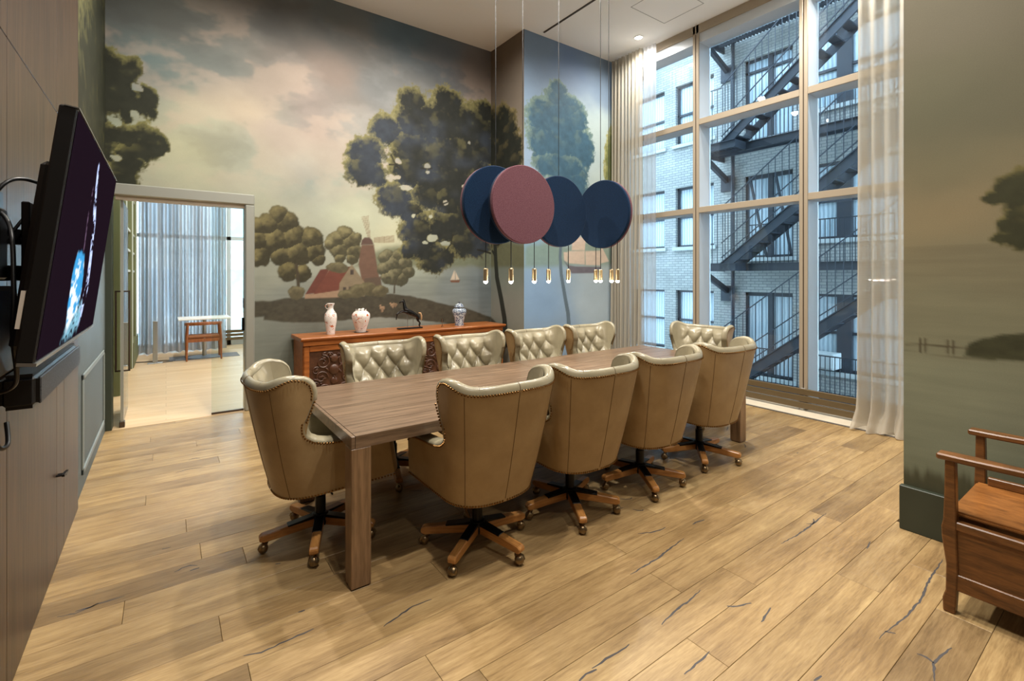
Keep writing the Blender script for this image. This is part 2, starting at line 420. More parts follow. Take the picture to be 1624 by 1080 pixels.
MU = {}; SK = {}
MU['big']=[(2.804, 4.002, 0.191, 0.177), (2.804, 3.723, 0.273, 0.253), (2.41, 3.551, 0.191, 0.184), (2.162, 3.195, 0.206, 0.204), (2.007, 3.172, 0.118, 0.118), (2.066, 2.944, 0.19, 0.19), (2.26, 2.92, 0.148, 0.145), (3.345, 4.091, 0.224, 0.199), (3.14, 3.761, 0.346, 0.313), (3.496, 3.828, 0.337, 0.296), (3.81, 3.831, 0.354, 0.303), (2.804, 3.343, 0.299, 0.278), (3.198, 3.352, 0.349, 0.315), (3.62, 3.389, 0.375, 0.325), (3.94, 3.521, 0.296, 0.25), (2.75, 3.032, 0.243, 0.227), (3.14, 2.978, 0.318, 0.287), (3.527, 3.025, 0.338, 0.296), (3.874, 3.067, 0.325, 0.277), (2.538, 2.609, 0.221, 0.21), (2.436, 2.648, 0.127, 0.123), (3.026, 2.706, 0.198, 0.181), (3.375, 2.688, 0.27, 0.24), (3.746, 2.613, 0.319, 0.274), (2.75, 2.452, 0.161, 0.151), (2.859, 2.206, 0.234, 0.216), (2.75, 1.922, 0.122, 0.114), (2.914, 2.03, 0.222, 0.205), (3.256, 2.281, 0.25, 0.224), (3.527, 2.298, 0.246, 0.216), (3.682, 2.116, 0.284, 0.246), (3.14, 1.831, 0.23, 0.209), (3.315, 1.861, 0.134, 0.119), (3.874, 2.042, 0.196, 0.166), (4.006, 4.091, 0.166, 0.14)]
MU['big_side']=[(6.189, 3.812, 0.203, 0.336), (5.967, 3.921, 0.192, 0.191), (5.872, 3.734, 0.26, 0.27), (5.779, 3.443, 0.277, 0.294), (6.064, 3.45, 0.296, 0.332), (5.687, 3.264, 0.203, 0.159), (5.919, 3.039, 0.382, 0.272), (6.114, 2.682, 0.349, 0.333), (6.164, 2.242, 0.252, 0.196)]
MU['big_holes']=[(2.591, 3.136, 0.068, 0.065), (2.538, 2.906, 0.117, 0.054), (2.696, 2.774, 0.147, 0.055), (3.026, 3.12, 0.074, 0.067), (3.026, 3.042, 0.062, 0.031), (2.818, 2.394, 0.044, 0.041), (3.068, 2.412, 0.045, 0.042), (3.315, 2.629, 0.065, 0.058), (3.604, 2.899, 0.037, 0.032), (3.714, 3.567, 0.038, 0.032), (3.111, 2.09, 0.129, 0.073), (3.315, 2.02, 0.119, 0.058), (2.998, 2.021, 0.067, 0.041)]
MU['branch']=[[(2.487, 3.195), (2.538, 3.104), (2.617, 3.015)], [(2.461, 3.068), (2.538, 3.074), (2.604, 3.026)], [(2.928, 3.081), (3.026, 3.081), (3.097, 3.098)], [(3.256, 2.597), (3.345, 2.632), (3.375, 2.674)], [(3.435, 2.159), (3.405, 2.024), (3.315, 1.914)]]
MU['trunk_side']=[(6.147, 2.065), (6.13, 1.821), (6.095, 1.531), (5.976, 1.197), (5.893, 0.918), (5.843, 0.546)]
MU['branch_side']=[(6.218, 1.941), (6.165, 1.881), (6.112, 1.802)]
MU['branch_m']=[(3.861, 1.955), (4.009, 1.93), (4.114, 1.904)]
MU['left']=[(-0.521, 3.758, 0.063, 0.084), (-0.464, 3.661, 0.114, 0.149), (-0.535, 3.513, 0.113, 0.148), (-0.303, 3.665, 0.09, 0.115), (-0.392, 3.51, 0.139, 0.179), (-0.464, 3.343, 0.122, 0.159), (-0.333, 3.372, 0.103, 0.133), (-0.151, 3.412, 0.078, 0.097), (-0.197, 3.324, 0.085, 0.107), (-0.136, 3.259, 0.054, 0.069), (-0.521, 3.145, 0.042, 0.112), (-0.333, 3.22, 0.059, 0.076), (-0.478, 2.967, 0.085, 0.093), (-0.333, 2.973, 0.134, 0.114), (-0.151, 2.984, 0.124, 0.135), (-0.041, 2.924, 0.072, 0.118), (-0.258, 2.851, 0.136, 0.115), (-0.333, 2.688, 0.134, 0.133), (-0.362, 2.532, 0.117, 0.094), (-0.493, 2.815, 0.071, 0.093)]
MU['left_holes']=[(-0.406, 3.111, 0.072, 0.066), (-0.258, 3.216, 0.057, 0.077), (-0.243, 3.488, 0.068, 0.057), (-0.406, 2.744, 0.07, 0.047)]
MU['left_side']=[(5.07, 3.274, 0.315, 0.352), (5.07, 2.897, 0.315, 0.301), (5.07, 2.545, 0.315, 0.301), (5.149, 2.255, 0.244, 0.306)]
MU['ltree']=[(1.091, 2.267, 0.117, 0.127), (0.976, 2.154, 0.133, 0.147), (1.17, 2.187, 0.148, 0.161), (0.882, 2.127, 0.111, 0.125), (0.882, 1.96, 0.13, 0.145), (1.053, 1.968, 0.174, 0.191), (1.249, 2.019, 0.16, 0.173), (1.454, 2.007, 0.146, 0.154), (1.496, 1.854, 0.127, 0.133), (1.31, 1.848, 0.163, 0.174), (1.111, 1.8, 0.117, 0.128), (0.901, 1.794, 0.112, 0.125), (1.538, 1.766, 0.085, 0.089), (1.189, 1.608, 0.119, 0.129), (1.351, 1.587, 0.102, 0.11), (0.845, 1.731, 0.074, 0.083)]
MU['ltrunk']=[(1.285, 1.696), (1.3, 1.566), (1.31, 1.348)]
MU['mtree']=[(1.867, 2.095, 0.114, 0.115), (1.755, 1.998, 0.121, 0.125), (1.935, 2.006, 0.138, 0.139), (1.8, 1.886, 0.123, 0.126), (1.982, 1.868, 0.115, 0.116), (1.8, 1.794, 0.078, 0.08), (1.958, 1.775, 0.081, 0.081), (1.689, 1.95, 0.077, 0.079), (2.028, 2.056, 0.07, 0.07)]
MU['rtree']=[(2.415, 1.809, 0.113, 0.109), (2.593, 1.838, 0.103, 0.098), (2.516, 1.714, 0.153, 0.147), (2.39, 1.64, 0.1, 0.097), (2.671, 1.716, 0.118, 0.111), (2.724, 1.617, 0.106, 0.1), (2.541, 1.567, 0.153, 0.146), (2.619, 1.518, 0.117, 0.111), (2.44, 1.543, 0.101, 0.097)]
MU['rtrunk']=[(2.567, 1.519), (2.536, 1.421), (2.529, 1.323)]
MU['bush']=[(1.289, 1.348, 0.101, 0.087), (2.028, 1.357, 0.116, 0.093), (2.17, 1.378, 0.12, 0.095), (1.89, 1.313, 0.114, 0.057), (1.777, 1.657, 0.134, 0.069), (2.315, 1.352, 0.147, 0.072)]
MU['mill']=[(2.08, 1.96), (2.04, 1.707), (2.098, 1.426), (2.34, 1.447), (2.291, 1.687), (2.247, 1.967)]
MU['mill_cap']=[(2.07, 1.96), (2.084, 2.024), (2.122, 2.061), (2.189, 2.064), (2.223, 2.03), (2.247, 1.967)]
MU['mill_base']=[(2.098, 1.414), (2.122, 1.52), (2.34, 1.543), (2.353, 1.435), (2.465, 1.325), (2.122, 1.308)]
MU['sail1']=[(2.08, 2.328), (2.17, 2.347), (2.201, 2.069), (2.165, 2.063)]
MU['sail2']=[(2.247, 2.062), (2.531, 2.109), (2.531, 2.007), (2.247, 2.0)]
MU['roof1']=[(1.388, 1.329), (1.521, 1.339), (1.678, 1.645), (1.564, 1.633)]
MU['roof2']=[(1.485, 1.327), (1.791, 1.37), (1.963, 1.682), (1.678, 1.638)]
MU['gable']=[(1.791, 1.37), (1.8, 1.464), (1.954, 1.705), (2.134, 1.449), (2.122, 1.285), (1.795, 1.279)]
MU['wallh']=[(1.381, 1.325), (1.791, 1.37), (1.795, 1.279), (1.381, 1.276)]
MU['wins']=[[(1.842, 1.408), (1.883, 1.408), (1.883, 1.343), (1.842, 1.344)], [(1.917, 1.414), (1.958, 1.414), (1.958, 1.349), (1.917, 1.35)], [(1.979, 1.43), (2.021, 1.429), (2.021, 1.364), (1.979, 1.365)], [(1.935, 1.634), (1.977, 1.634), (1.977, 1.569), (1.935, 1.569)]]
MU['isle']=[(0.835, 1.257), (1.075, 1.273), (1.357, 1.288), (1.971, 1.288), (2.483, 1.31), (2.758, 1.277), (3.147, 1.186), (3.563, 1.089), (3.895, 0.999), (4.114, 0.911), (4.114, 0.645), (3.248, 0.872), (2.665, 0.966), (2.307, 1.001), (1.971, 0.985), (1.503, 0.971), (1.144, 0.991), (0.927, 1.033), (0.927, 1.077), (0.835, 1.067)]
MU['isle_side']=[(6.325, 0.936), (6.061, 0.809), (5.893, 0.682), (5.893, 0.398), (6.325, 0.342)]
MU['hill']=[(1.971, 1.656), (2.221, 1.885), (2.665, 1.986), (3.248, 1.972), (3.672, 2.063), (4.114, 2.061), (4.114, 1.688), (3.248, 1.678), (2.665, 1.69)]
MU['hill_side']=[(6.325, 2.065), (5.811, 2.055), (5.279, 1.954), (5.279, 1.673), (6.325, 1.689)]
MU['boat_sail']=[[(3.465, 1.648), (3.396, 1.495), (3.477, 1.495)], [(3.48, 1.622), (3.486, 1.495), (3.546, 1.502)]]
MU['boat_hull']=[(3.387, 1.49), (3.565, 1.494), (3.54, 1.457), (3.408, 1.458)]
MU['sheep']=[(2.363, 1.122, 0.037, 0.029), (2.333, 1.152, 0.014, 0.015), (2.524, 1.16, 0.05, 0.026), (2.478, 1.176, 0.015, 0.015), (2.352, 1.086, 0.007, 0.019), (2.367, 1.081, 0.008, 0.019), (2.513, 1.127, 0.008, 0.018), (2.552, 1.137, 0.008, 0.018)]
MU['cf_tree']=[(4.738, 4.364, 0.154, 0.11), (4.738, 4.218, 0.218, 0.146), (4.524, 3.992, 0.281, 0.161), (4.96, 4.117, 0.276, 0.167), (4.386, 3.892, 0.182, 0.178), (4.714, 3.848, 0.483, 0.22), (5.138, 3.965, 0.181, 0.227), (4.386, 3.502, 0.16, 0.214), (4.714, 3.555, 0.483, 0.22), (5.164, 3.629, 0.286, 0.227), (5.322, 3.464, 0.149, 0.192), (4.478, 3.194, 0.139, 0.143), (4.812, 3.203, 0.442, 0.184), (4.91, 2.92, 0.373, 0.223), (5.216, 3.03, 0.104, 0.152), (4.91, 2.697, 0.299, 0.222), (4.861, 2.397, 0.346, 0.222)]
MU['cf_trunk']=[(4.812, 2.21), (4.792, 1.841), (4.812, 1.584), (4.885, 1.251), (4.95, 0.989), (4.97, 0.765)]
MU['cf_rtree']=[(5.993, 3.725, 0.177, 0.242), (5.905, 3.47, 0.145, 0.24), (5.963, 3.237, 0.205, 0.202), (6.052, 3.897, 0.089, 0.162)]
MU['cf_hill']=[(4.122, 1.961), (4.565, 2.042), (4.939, 1.99), (5.476, 2.109), (6.03, 2.153), (6.03, 1.716), (4.122, 1.675)]
MU['ship_hull']=[(4.86, 1.789), (4.962, 1.714), (5.109, 1.7), (5.673, 1.699), (5.592, 1.601), (5.025, 1.591)]
MU['ship_sails']=[[(5.046, 2.163), (5.324, 2.145), (5.302, 1.955), (5.025, 1.946)], [(4.942, 1.928), (5.302, 1.947), (5.302, 1.734), (4.962, 1.745)], [(5.313, 1.94), (5.661, 1.958), (5.638, 1.723), (5.324, 1.727)], [(5.661, 2.047), (5.848, 1.791), (5.661, 1.756)], [(4.86, 1.911), (4.942, 1.913), (4.942, 1.76), (4.87, 1.789)]]
MU['rw_tree']=[(0.481, 2.069, 0.052, 0.056), (0.52, 2.038, 0.059, 0.056), (0.574, 1.988, 0.054, 0.035), (0.487, 1.958, 0.052, 0.047), (0.481, 1.883, 0.052, 0.056), (0.52, 1.83, 0.053, 0.047), (0.553, 1.757, 0.04, 0.034), (0.481, 1.752, 0.052, 0.056), (0.494, 1.809, 0.052, 0.075)]
MU['rw_bank']=[(0.713, 1.09), (0.687, 1.169), (0.629, 1.205), (0.56, 1.232), (0.477, 1.253), (0.357, 1.269), (0.357, 1.099), (0.481, 1.096), (0.615, 1.09)]
MU['rw_jetty']=[(0.979, 1.132), (0.687, 1.144)]
MU['rw_posts']=[[(0.908, 1.17), (0.908, 1.093)], [(0.883, 1.172), (0.883, 1.097)], [(0.786, 1.172), (0.786, 1.099)], [(0.757, 1.172), (0.757, 1.099)]]
MU['rw_hor']=1.734
MU['rw_grass']=0.401
MU['hor']=(1.558, 1.674, 1.682)
MU['tv_streak']=[(-0.056, 0.279), (-0.004, 0.172), (0.082, 0.082), (0.138, -0.045), (0.172, -0.157), (0.102, -0.264)]
MU['tv_fig']=[(-0.187, -0.034), (-0.049, -0.029), (0.014, -0.066), (0.027, -0.172), (-0.015, -0.265), (-0.19, -0.293), (-0.232, -0.227), (-0.233, -0.134), (-0.225, -0.071)]
MU['tv_low']=[(0.102, -0.21), (0.124, -0.284), (0.005, -0.336), (-0.243, -0.33), (-0.207, -0.299), (-0.035, -0.247)]
MU['tv_line']=[(-0.102, 0.194), (-0.112, 0.099), (-0.081, -0.017)]
SK['main']=[((-0.525, 4.17), (118, 120, 112)), ((-0.329, 4.233), (112, 110, 100)), ((0.204, 4.268), (110, 108, 97)), ((0.941, 4.567), (108, 103, 94)), ((1.655, 4.791), (112, 114, 107)), ((-0.071, 3.721), (128, 133, 120)), ((0.437, 3.919), (122, 122, 110)), ((-0.124, 3.826), (112, 130, 124)), ((1.007, 3.918), (145, 134, 118)), ((1.285, 4.101), (152, 138, 122)), ((1.693, 4.165), (172, 148, 128)), ((0.377, 3.277), (190, 182, 148)), ((0.682, 3.479), (185, 168, 136)), ((0.204, 2.902), (196, 186, 145)), ((1.007, 3.322), (152, 142, 127)), ((1.503, 3.413), (158, 142, 127)), ((1.43, 3.71), (165, 145, 128)), ((0.809, 2.848), (168, 163, 137)), ((1.357, 2.885), (150, 155, 140)), ((1.732, 2.734), (178, 173, 147)), ((1.144, 2.517), (172, 167, 142)), ((1.971, 2.434), (195, 190, 154)), ((2.483, 2.133), (206, 196, 155)), ((2.665, 4.846), (100, 116, 120)), ((3.248, 4.787), (106, 113, 116)), ((3.727, 4.63), (122, 110, 100)), ((2.307, 4.151), (152, 148, 138)), ((2.053, 3.514), (168, 158, 142)), ((1.89, 3.159), (175, 165, 145)), ((1.007, 2.354), (184, 176, 143)), ((0.941, 1.609), (160, 155, 130)), ((1.503, 1.847), (168, 163, 137)), ((2.758, 1.752), (165, 165, 140)), ((1.144, 1.384), (142, 140, 122)), ((2.665, 1.402), (150, 150, 132)), ((3.248, 1.44), (138, 141, 130)), ((4.009, 1.335), (124, 129, 123)), ((1.007, 0.865), (132, 130, 112)), ((1.285, 0.616), (118, 118, 100)), ((1.007, 0.046), (105, 105, 88)), ((3.248, 0.706), (125, 122, 104)), ((-0.477, 3.051), (165, 165, 135)), ((-0.477, 2.231), (175, 168, 138))]
SK['side']=[((5.811, 4.898), (128, 108, 88)), ((5.811, 4.244), (122, 106, 88)), ((5.424, 3.231), (140, 125, 100)), ((5.811, 2.467), (120, 120, 100)), ((5.811, 1.625), (125, 128, 110)), ((5.652, 1.164), (140, 135, 118)), ((5.652, 0.613), (140, 132, 112)), ((5.652, 0.062), (125, 118, 100))]
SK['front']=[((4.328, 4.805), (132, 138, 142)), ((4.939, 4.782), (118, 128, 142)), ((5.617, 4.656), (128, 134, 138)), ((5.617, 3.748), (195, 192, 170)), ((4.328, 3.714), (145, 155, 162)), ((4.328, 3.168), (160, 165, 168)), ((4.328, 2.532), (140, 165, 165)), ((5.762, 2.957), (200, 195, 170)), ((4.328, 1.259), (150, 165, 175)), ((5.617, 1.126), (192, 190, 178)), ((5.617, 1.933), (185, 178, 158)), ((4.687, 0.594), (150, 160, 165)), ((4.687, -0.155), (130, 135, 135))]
SK['right']=[((0.792, 3.534), (105, 100, 84)), ((0.792, 2.981), (105, 100, 84)), ((0.938, 2.465), (96, 95, 76)), ((0.632, 2.387), (98, 96, 78)), ((0.792, 2.133), (112, 108, 85)), ((0.792, 1.911), (136, 122, 94)), ((0.849, 1.797), (140, 128, 98)), ((0.792, 1.69), (122, 118, 96)), ((0.632, 1.578), (128, 124, 100)), ((0.792, 1.321), (134, 134, 110)), ((0.792, 0.952), (136, 140, 118)), ((0.792, 0.657), (132, 138, 118)), ((0.792, 0.362), (118, 124, 104))]

def paint_main(X, Z):
    p = Paint(X, Z); p.sky(SK['main'], 0.16, 1, .34)
    hor = MU['hor'][0]
    wat = sstep(hor+0.01, hor-0.03, Z)
    p.C *= (1 - wat*0.10*(1-sstep(0.0, 1.2, hor-Z)) + wat*0.10*(fbm(X*3, Z*40, 77, 3)-.5)*2)[..., None]
    p.poly(MU['hill'], (104,108,84), 0.05, 0.04, 4, 11, alpha=0.85)
    p.puffs(MU['mtree'], (70,66,48), (134,126,90), seed=15)
    p.poly(MU['sail1'], (150,132,104), alpha=0.35); p.poly(MU['sail2'], (150,132,104), alpha=0.35)
    for q in (MU['sail1'], MU['sail2']):
        a, b, c, d = [np.array(t) for t in q]
        for i in range(5): p.line([tuple(a+(b-a)*i/4), tuple(d+(c-d)*i/4)], 0.001, 0.001, (112,84,62), 0.6)
        for i in range(11): p.line([tuple(a+(d-a)*i/10), tuple(b+(c-b)*i/10)], 0.001, 0.001, (112,84,62), 0.6)
    p.poly(MU['mill'], (104,80,66), 0.01); p.poly(MU['mill_cap'], (88,68,60), 0.01)
    p.puffs(MU['rtree'], (72,70,54), (134,128,98), seed=25); p.line(MU['rtrunk'], .008, .012, (70,64,50))
    p.puffs(MU['ltree'], (58,54,38), (124,114,76), seed=35); p.line(MU['ltrunk'], .014, .02, (66,58,44))
    p.poly(MU['isle'], (70,66,54), 0.012, 0.02, 6, 21, tex=0.3)
    p.poly(MU['mill_base'], (88,74,62), 0.01)
    p.poly(MU['wallh'], (150,124,100)); p.poly(MU['roof1'], (98,58,48)); p.poly(MU['roof2'], (106,62,50)); p.poly(MU['gable'], (126,112,90))
    for w in MU['wins']: p.poly(w, (70,62,56))
    p.puffs(MU['bush'], (84,78,58), (118,110,82), seed=45)
    p.puffs(MU['sheep'], (132,108,84), (162,136,108), 0.003, seed=55)
    for t in MU['boat_sail']: p.poly(t, (186,172,154))
    p.poly(MU['boat_hull'], (110,78,60))
    isl = MU['isle']; lo = [q for q in isl if q[1] < 1.1]
    p.leaves(MU['left'], (42,44,32), (128,124,76), 0.05, 10, 61, MU['left_holes'])
    p.leaves(MU['big'], (38,40,36), (134,128,84), 0.045, 10, 81, MU['big_holes'], core2=(52,58,66))
    for b in MU['branch']: p.line(b, .012, .008, (40,38,30))
    p.line(MU['branch_m'], .012, .016, (40,38,30))
    return p.C
def paint_side(Y, Z):
    p = Paint(-Y, Z); neg = lambda l: [(-q[0],) + tuple(q[1:]) for q in l]
    p.sky([((-q[0][0], q[0][1]), q[1]) for q in SK['side']], 0.12, 2)
    p.poly(neg(MU['hill_side']), (96,96,70), 0.04, 0.02, 4, 13, alpha=.85)
    p.leaves(neg(MU['big_side']), (34,36,30), (120,108,72), 0.04, 10, 83)
    p.line(neg(MU['trunk_side']), .045, .06, (44,46,40)); p.line(neg(MU['branch_side']), .02, .02, (44,46,40))
    p.poly(neg(MU['isle_side']), (70,64,52), 0.02, 0.02)
    return p.C
def paint_front(X, Z):
    p = Paint(X, Z); p.sky(SK['front'], 0.10, 3); p.C *= np.array([.88, 1.0, 1.12])  # blue of the window daylight is tinted into this face's paint
    p.poly(MU['cf_hill'], (118,138,118), 0.05, 0.03, 4, 17, alpha=.7)
    p.leaves(MU['cf_tree'], (58,88,106), (118,138,126), 0.035, 11, 91)  # tree and trunk blues carry the same daylight tint
    p.leaves(MU['cf_rtree'], (104,110,66), (160,158,106), 0.03, 11, 93)
    for q in MU['ship_sails']: p.poly(q, (206,182,164), 0.01, alpha=.8)
    p.poly(MU['ship_hull'], (104,100,108), 0.01)
    p.line(MU['cf_trunk'], .026, .04, (92,108,120))
    return p.C
def paint_right(Y, Z):
    p = Paint(Y, Z); p.sky(SK['right'], 0.08, 4); p.C *= np.array([1.15, 1.02, .84])
    hor = MU['rw_hor']; wat = sstep(hor+.004, hor-.004, Z); p.C *= (1 - 0.08*wat + wat*0.10*(fbm(Y*3, Z*36, 78, 3)-.5)*2)[..., None]
    p.leaves(MU['rw_tree'], (54,54,34), (112,104,62), 0.018, 22, 95, soft=0.2, grow=.25)
    p.poly(MU['rw_bank'], (62,62,42), 0.01, 0.012, 14, 31, tex=.3)
    p.line(MU['rw_jetty'], .004, .004, (74,66,48)); p.line([(.99, 1.09), (.55, 1.075)], .002, .002, (92,86,66))
    for q in MU['rw_posts']: p.line(q, .005, .005, (74,66,48))
    g = sstep(0.04, -0.06, Z - MU['rw_grass'] - 0.10*(fbm(Y*3, Z*0+1, 88, 2)-.5)*2 - 0.05*(fbm(Y*40, Z*6, 89, 2)-.5)*2)
    p.over(g*0.85, L((66,64,44))*(0.8+0.4*fbm(Y*40, Z*10, 97, 3))[..., None])
    return p.C
def paint_left(Y, Z):
    p = Paint(Y, Z); p.sky([((5.2, 4.8), (112,118,110)), ((5.2, 3.2), (120,124,108)), ((5.2, 1.5), (122,128,122)), ((5.2, .5), (104,106,96))], 0.1, 6)  # grey-blue lower tone paints in a reflected sheen
    p.leaves([(5.9, 3.6, .9, .8), (5.2, 3.0, .9, .7), (6.0, 2.6, .8, .6), (4.8, 2.5, .7, .5)], (44,46,34), (110,108,70), 0.05, 10, 99)
    return p.C

def mural_mat():
    k = NT('mural_print'); a = k.n('ShaderNodeVertexColor'); a.layer_name = 'paint'
    f = k.noise(k.coord('Object'), 170, 2, 0.7)
    k.col(k.mix(1.0, a.outputs['Color'], k.ramp(f, [(0.25, (0.90,)*3), (0.75, (1,1,1))]), 'MULTIPLY'))
    k.set(k.b, Roughness=0.6); k.b.inputs['Specular IOR Level'].default_value = 0.25; k.bump(f, 0.10, 0.002); return k.m
M['mural'] = mural_mat()
RES = 0.0115
def mural_grid(name, fn, a0, a1, z0, z1, place, hole=None):
    """painted wall face; place(a, z) -> xyz arrays"""
    na = max(2, int(round((a1-a0)/RES))+1); nz = max(2, int(round((z1-z0)/RES))+1)
    A, Z = np.meshgrid(np.linspace(a0, a1, na), np.linspace(z0, z1, nz))
    C = np.clip(fn(A, Z), 0.004, 0.9)
    co = np.stack(place(A, Z), -1).reshape(-1, 3)
    idx = np.arange(na*nz).reshape(nz, na)
    q = np.stack([idx[:-1,:-1], idx[:-1,1:], idx[1:,1:], idx[1:,:-1]], -1).reshape(-1, 4)
    if hole:
        ca = A[:-1,:-1].ravel() + RES/2; cz = Z[:-1,:-1].ravel() + RES/2
        q = q[~((ca > hole[0]) & (ca < hole[1]) & (cz < hole[2]))]
    used = np.unique(q); rm = np.full(na*nz, -1); rm[used] = np.arange(len(used)); q = rm[q]; co = co[used]; cc = C.reshape(-1, 3)[used]
    me = bpy.data.meshes.new(name)
    me.vertices.add(len(co)); me.vertices.foreach_set('co', co.ravel().astype(np.float32))
    me.loops.add(q.size); me.loops.foreach_set('vertex_index', q.ravel().astype(np.int32))
    me.polygons.add(len(q)); me.polygons.foreach_set('loop_start', np.arange(0, q.size, 4, dtype=np.int32)); me.polygons.foreach_set('loop_total', np.full(len(q), 4, np.int32))
    me.update(calc_edges=True)
    at = me.color_attributes.new('paint', 'FLOAT_COLOR', 'POINT')
    at.data.foreach_set('color', np.concatenate([cc, np.ones((len(cc), 1))], 1).ravel().astype(np.float32))
    me.materials.append(M['mural']); me.validate(); return me

# ------------------------------------------------------------------ room shell
def structure(o): o['kind'] = 'structure'; return o
DX0, DX1, DZ = -0.445, 0.80, 2.45
back = structure(link('wall_back', mural_grid('wall_back', paint_main, XL-.02, XC+.002, 0, ZC, lambda a, z: (a, np.full_like(a, YM), z), (DX0, DX1, DZ))))
link('mural_return', mural_grid('mural_return', paint_side, YC-.001, YM, 0, ZC, lambda a, z: (np.full_like(a, XC), a, z)), back)
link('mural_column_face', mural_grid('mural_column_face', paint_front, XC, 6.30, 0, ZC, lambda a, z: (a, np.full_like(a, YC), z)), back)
MB().bx(XC+.004, 6.30, YC+.004, YM+.2, 0, ZC).build('column_core', M['white'], back)
MB().bx(DX1, XC+.01, YM+.004, YM+.16, 0, ZC).bx(XL-.1, DX1, YM+.004, YM+.16, DZ, ZC).bx(XL-.1, DX0-.012, YM+.004, YM+.16, 0, DZ).build('wall_core', M['white'], back)
wr = structure(link('wall_right', mural_grid('wall_right', paint_right, -0.6, YR, 0, ZC, lambda a, z: (np.full_like(a, XR), a, z))))
MB().bx(XR+.002, 6.30, YB, YR-.001, 0, ZC).build('wall_core', M['white'], wr)
MB().bx(XR-.001, XR+.002, YB, -.6, 0, ZC).build('plain_wall_face', plain('olive_wall_paint', (112,108,88), 0.8), wr)
structure(MB().bx(XL-.3, 6.3, YB-.15, YB, 0, ZC).build('wall_front', plain('dark_wall_paint', (96,88,76), 0.8)))
bb = structure(MB().bx(XR-.04, XR, -2.0, YR+.012, 0, .268).build('baseboard_right', M['dark_green'], bevel=.004))

# ceiling with slot, hatch
ce = structure(MB().bx(XL-.3, 6.5, YB-.1, 12.6, ZC, ZC+.2).build('ceiling', M['ceiling']))
MB().bx(4.385, 4.415, 2.6, 5.32, ZC-.006, ZC).build('slot_diffuser', M['bronze_dark'], ce)
hatch = MB()
for a in ((4.9,5.6,3.55,3.56),(4.9,5.6,4.15,4.16),(4.9,4.91,3.55,4.16),(5.59,5.6,3.55,4.16)): hatch.bx(a[0],a[1],a[2],a[3],ZC-.002,ZC)
hatch.build('access_hatch_joint', plain('shadow_gap', (170,168,166), 0.9), ce)

# floor: each board is a child
fl = structure(MB().bx(XL-.3, 6.30, YB-.1, YM+.1, -.20, -.012).build('floor', M['gap']))
PW = 0.19; rng = random.Random(5)
fixed = {1.04: [-0.2, 1.81, 3.9], 2.37: [0.195, 2.5, 4.7], 2.94: [0.355, 2.3, 4.6], 3.51: [0.102, 2.2, 4.4], 1.99: [0.265, 2.6, 4.9], 2.56: [0.71, 2.9, 4.9], 1.61: [0.86, 3.1, 5.0], 1.23: [0.3, 2.4, 3.45], 1.42: [1.0, 2.05, 4.2]}
def plank(x0, x1, y0, y1):
    L2, W2 = (x1-x0)/2-.0008, (y1-y0)/2-.0008
    o = MB().bx(-L2, L2, -W2, W2, -.014, 0).build('plank', M['plank'], fl, bevel=.0012)
    o.location = ((x0+x1)/2, (y0+y1)/2, 0); PLANKS.append((o, x0, x1, y0, y1))
CRACKS = [[(1.28, 1.342), (1.326, 1.345), (1.377, 1.339)], [(1.366, 1.354), (1.445, 1.353), (1.508, 1.348), (1.582, 1.35)], [(1.785, 1.344), (1.873, 1.353), (1.919, 1.362), (2.021, 1.363), (2.14, 1.378)], [(1.634, 1.123), (1.698, 1.124), (1.76, 1.123), (1.821, 1.13)], [(2.136, 1.236), (2.179, 1.209), (2.251, 1.181)], [(2.163, 1.09), (2.223, 1.101), (2.292, 1.112)], [(2.89, 1.345), (3.022, 1.333), (3.23, 1.33), (3.5, 1.343)], [(2.472, 0.748), (2.591, 0.737), (2.75, 0.721), (2.943, 0.718), (3.095, 0.737), (3.447, 0.752)], [(2.545, 0.745), (2.567, 0.715)], [(2.387, 0.544), (2.487, 0.569), (2.562, 0.566), (2.658, 0.55)], [(2.501, 0.625), (2.508, 0.598), (2.495, 0.571)], [(2.665, 1.772), (2.725, 1.771), (2.779, 1.76)], [(3.231, 1.032), (3.332, 1.048)], [(2.014, 0.813), (2.062, 0.807)], [(1.957, 1.662), (2.175, 1.669), (2.483, 1.706)], [(-0.4, 2.981), (-0.338, 2.96), (-0.263, 2.988), (-0.162, 2.985)], [(-0.341, 2.982), (-0.288, 2.975), (-0.258, 2.989)], [(0.259, 2.228), (0.319, 2.208), (0.415, 2.214), (0.527, 2.221)], [(0.779, 2.054), (0.858, 2.077), (0.941, 2.099), (1.034, 2.092)], [(-0.018, 3.372), (0.022, 3.368)], [(0.497, 2.374), (0.523, 2.369)], [(0.1, 3.038), (0.144, 3.041)], [(2.35, 2.16), (2.48, 2.17)]]
PLANKS = []
y = 0.66 - PW*15
while y < YM+.02:
    key = min(fixed, key=lambda k: abs(k-y))
    if abs(key-y) < .05: cuts = fixed[key]
    else:
        cuts = [XL + rng.uniform(.3, 2.0)]
        while cuts[-1] < 4.6: cuts.append(cuts[-1] + rng.uniform(1.7, 2.4))
    xe = 6.0 if y > YR-.1 else XR+.05
    xs = [XL-.05] + [c for c in cuts if XL+.1 < c < xe-.15] + [xe]
    for a, b in zip(xs, xs[1:]): plank(a, b, y, min(y+PW, YM+.06))
    y += PW
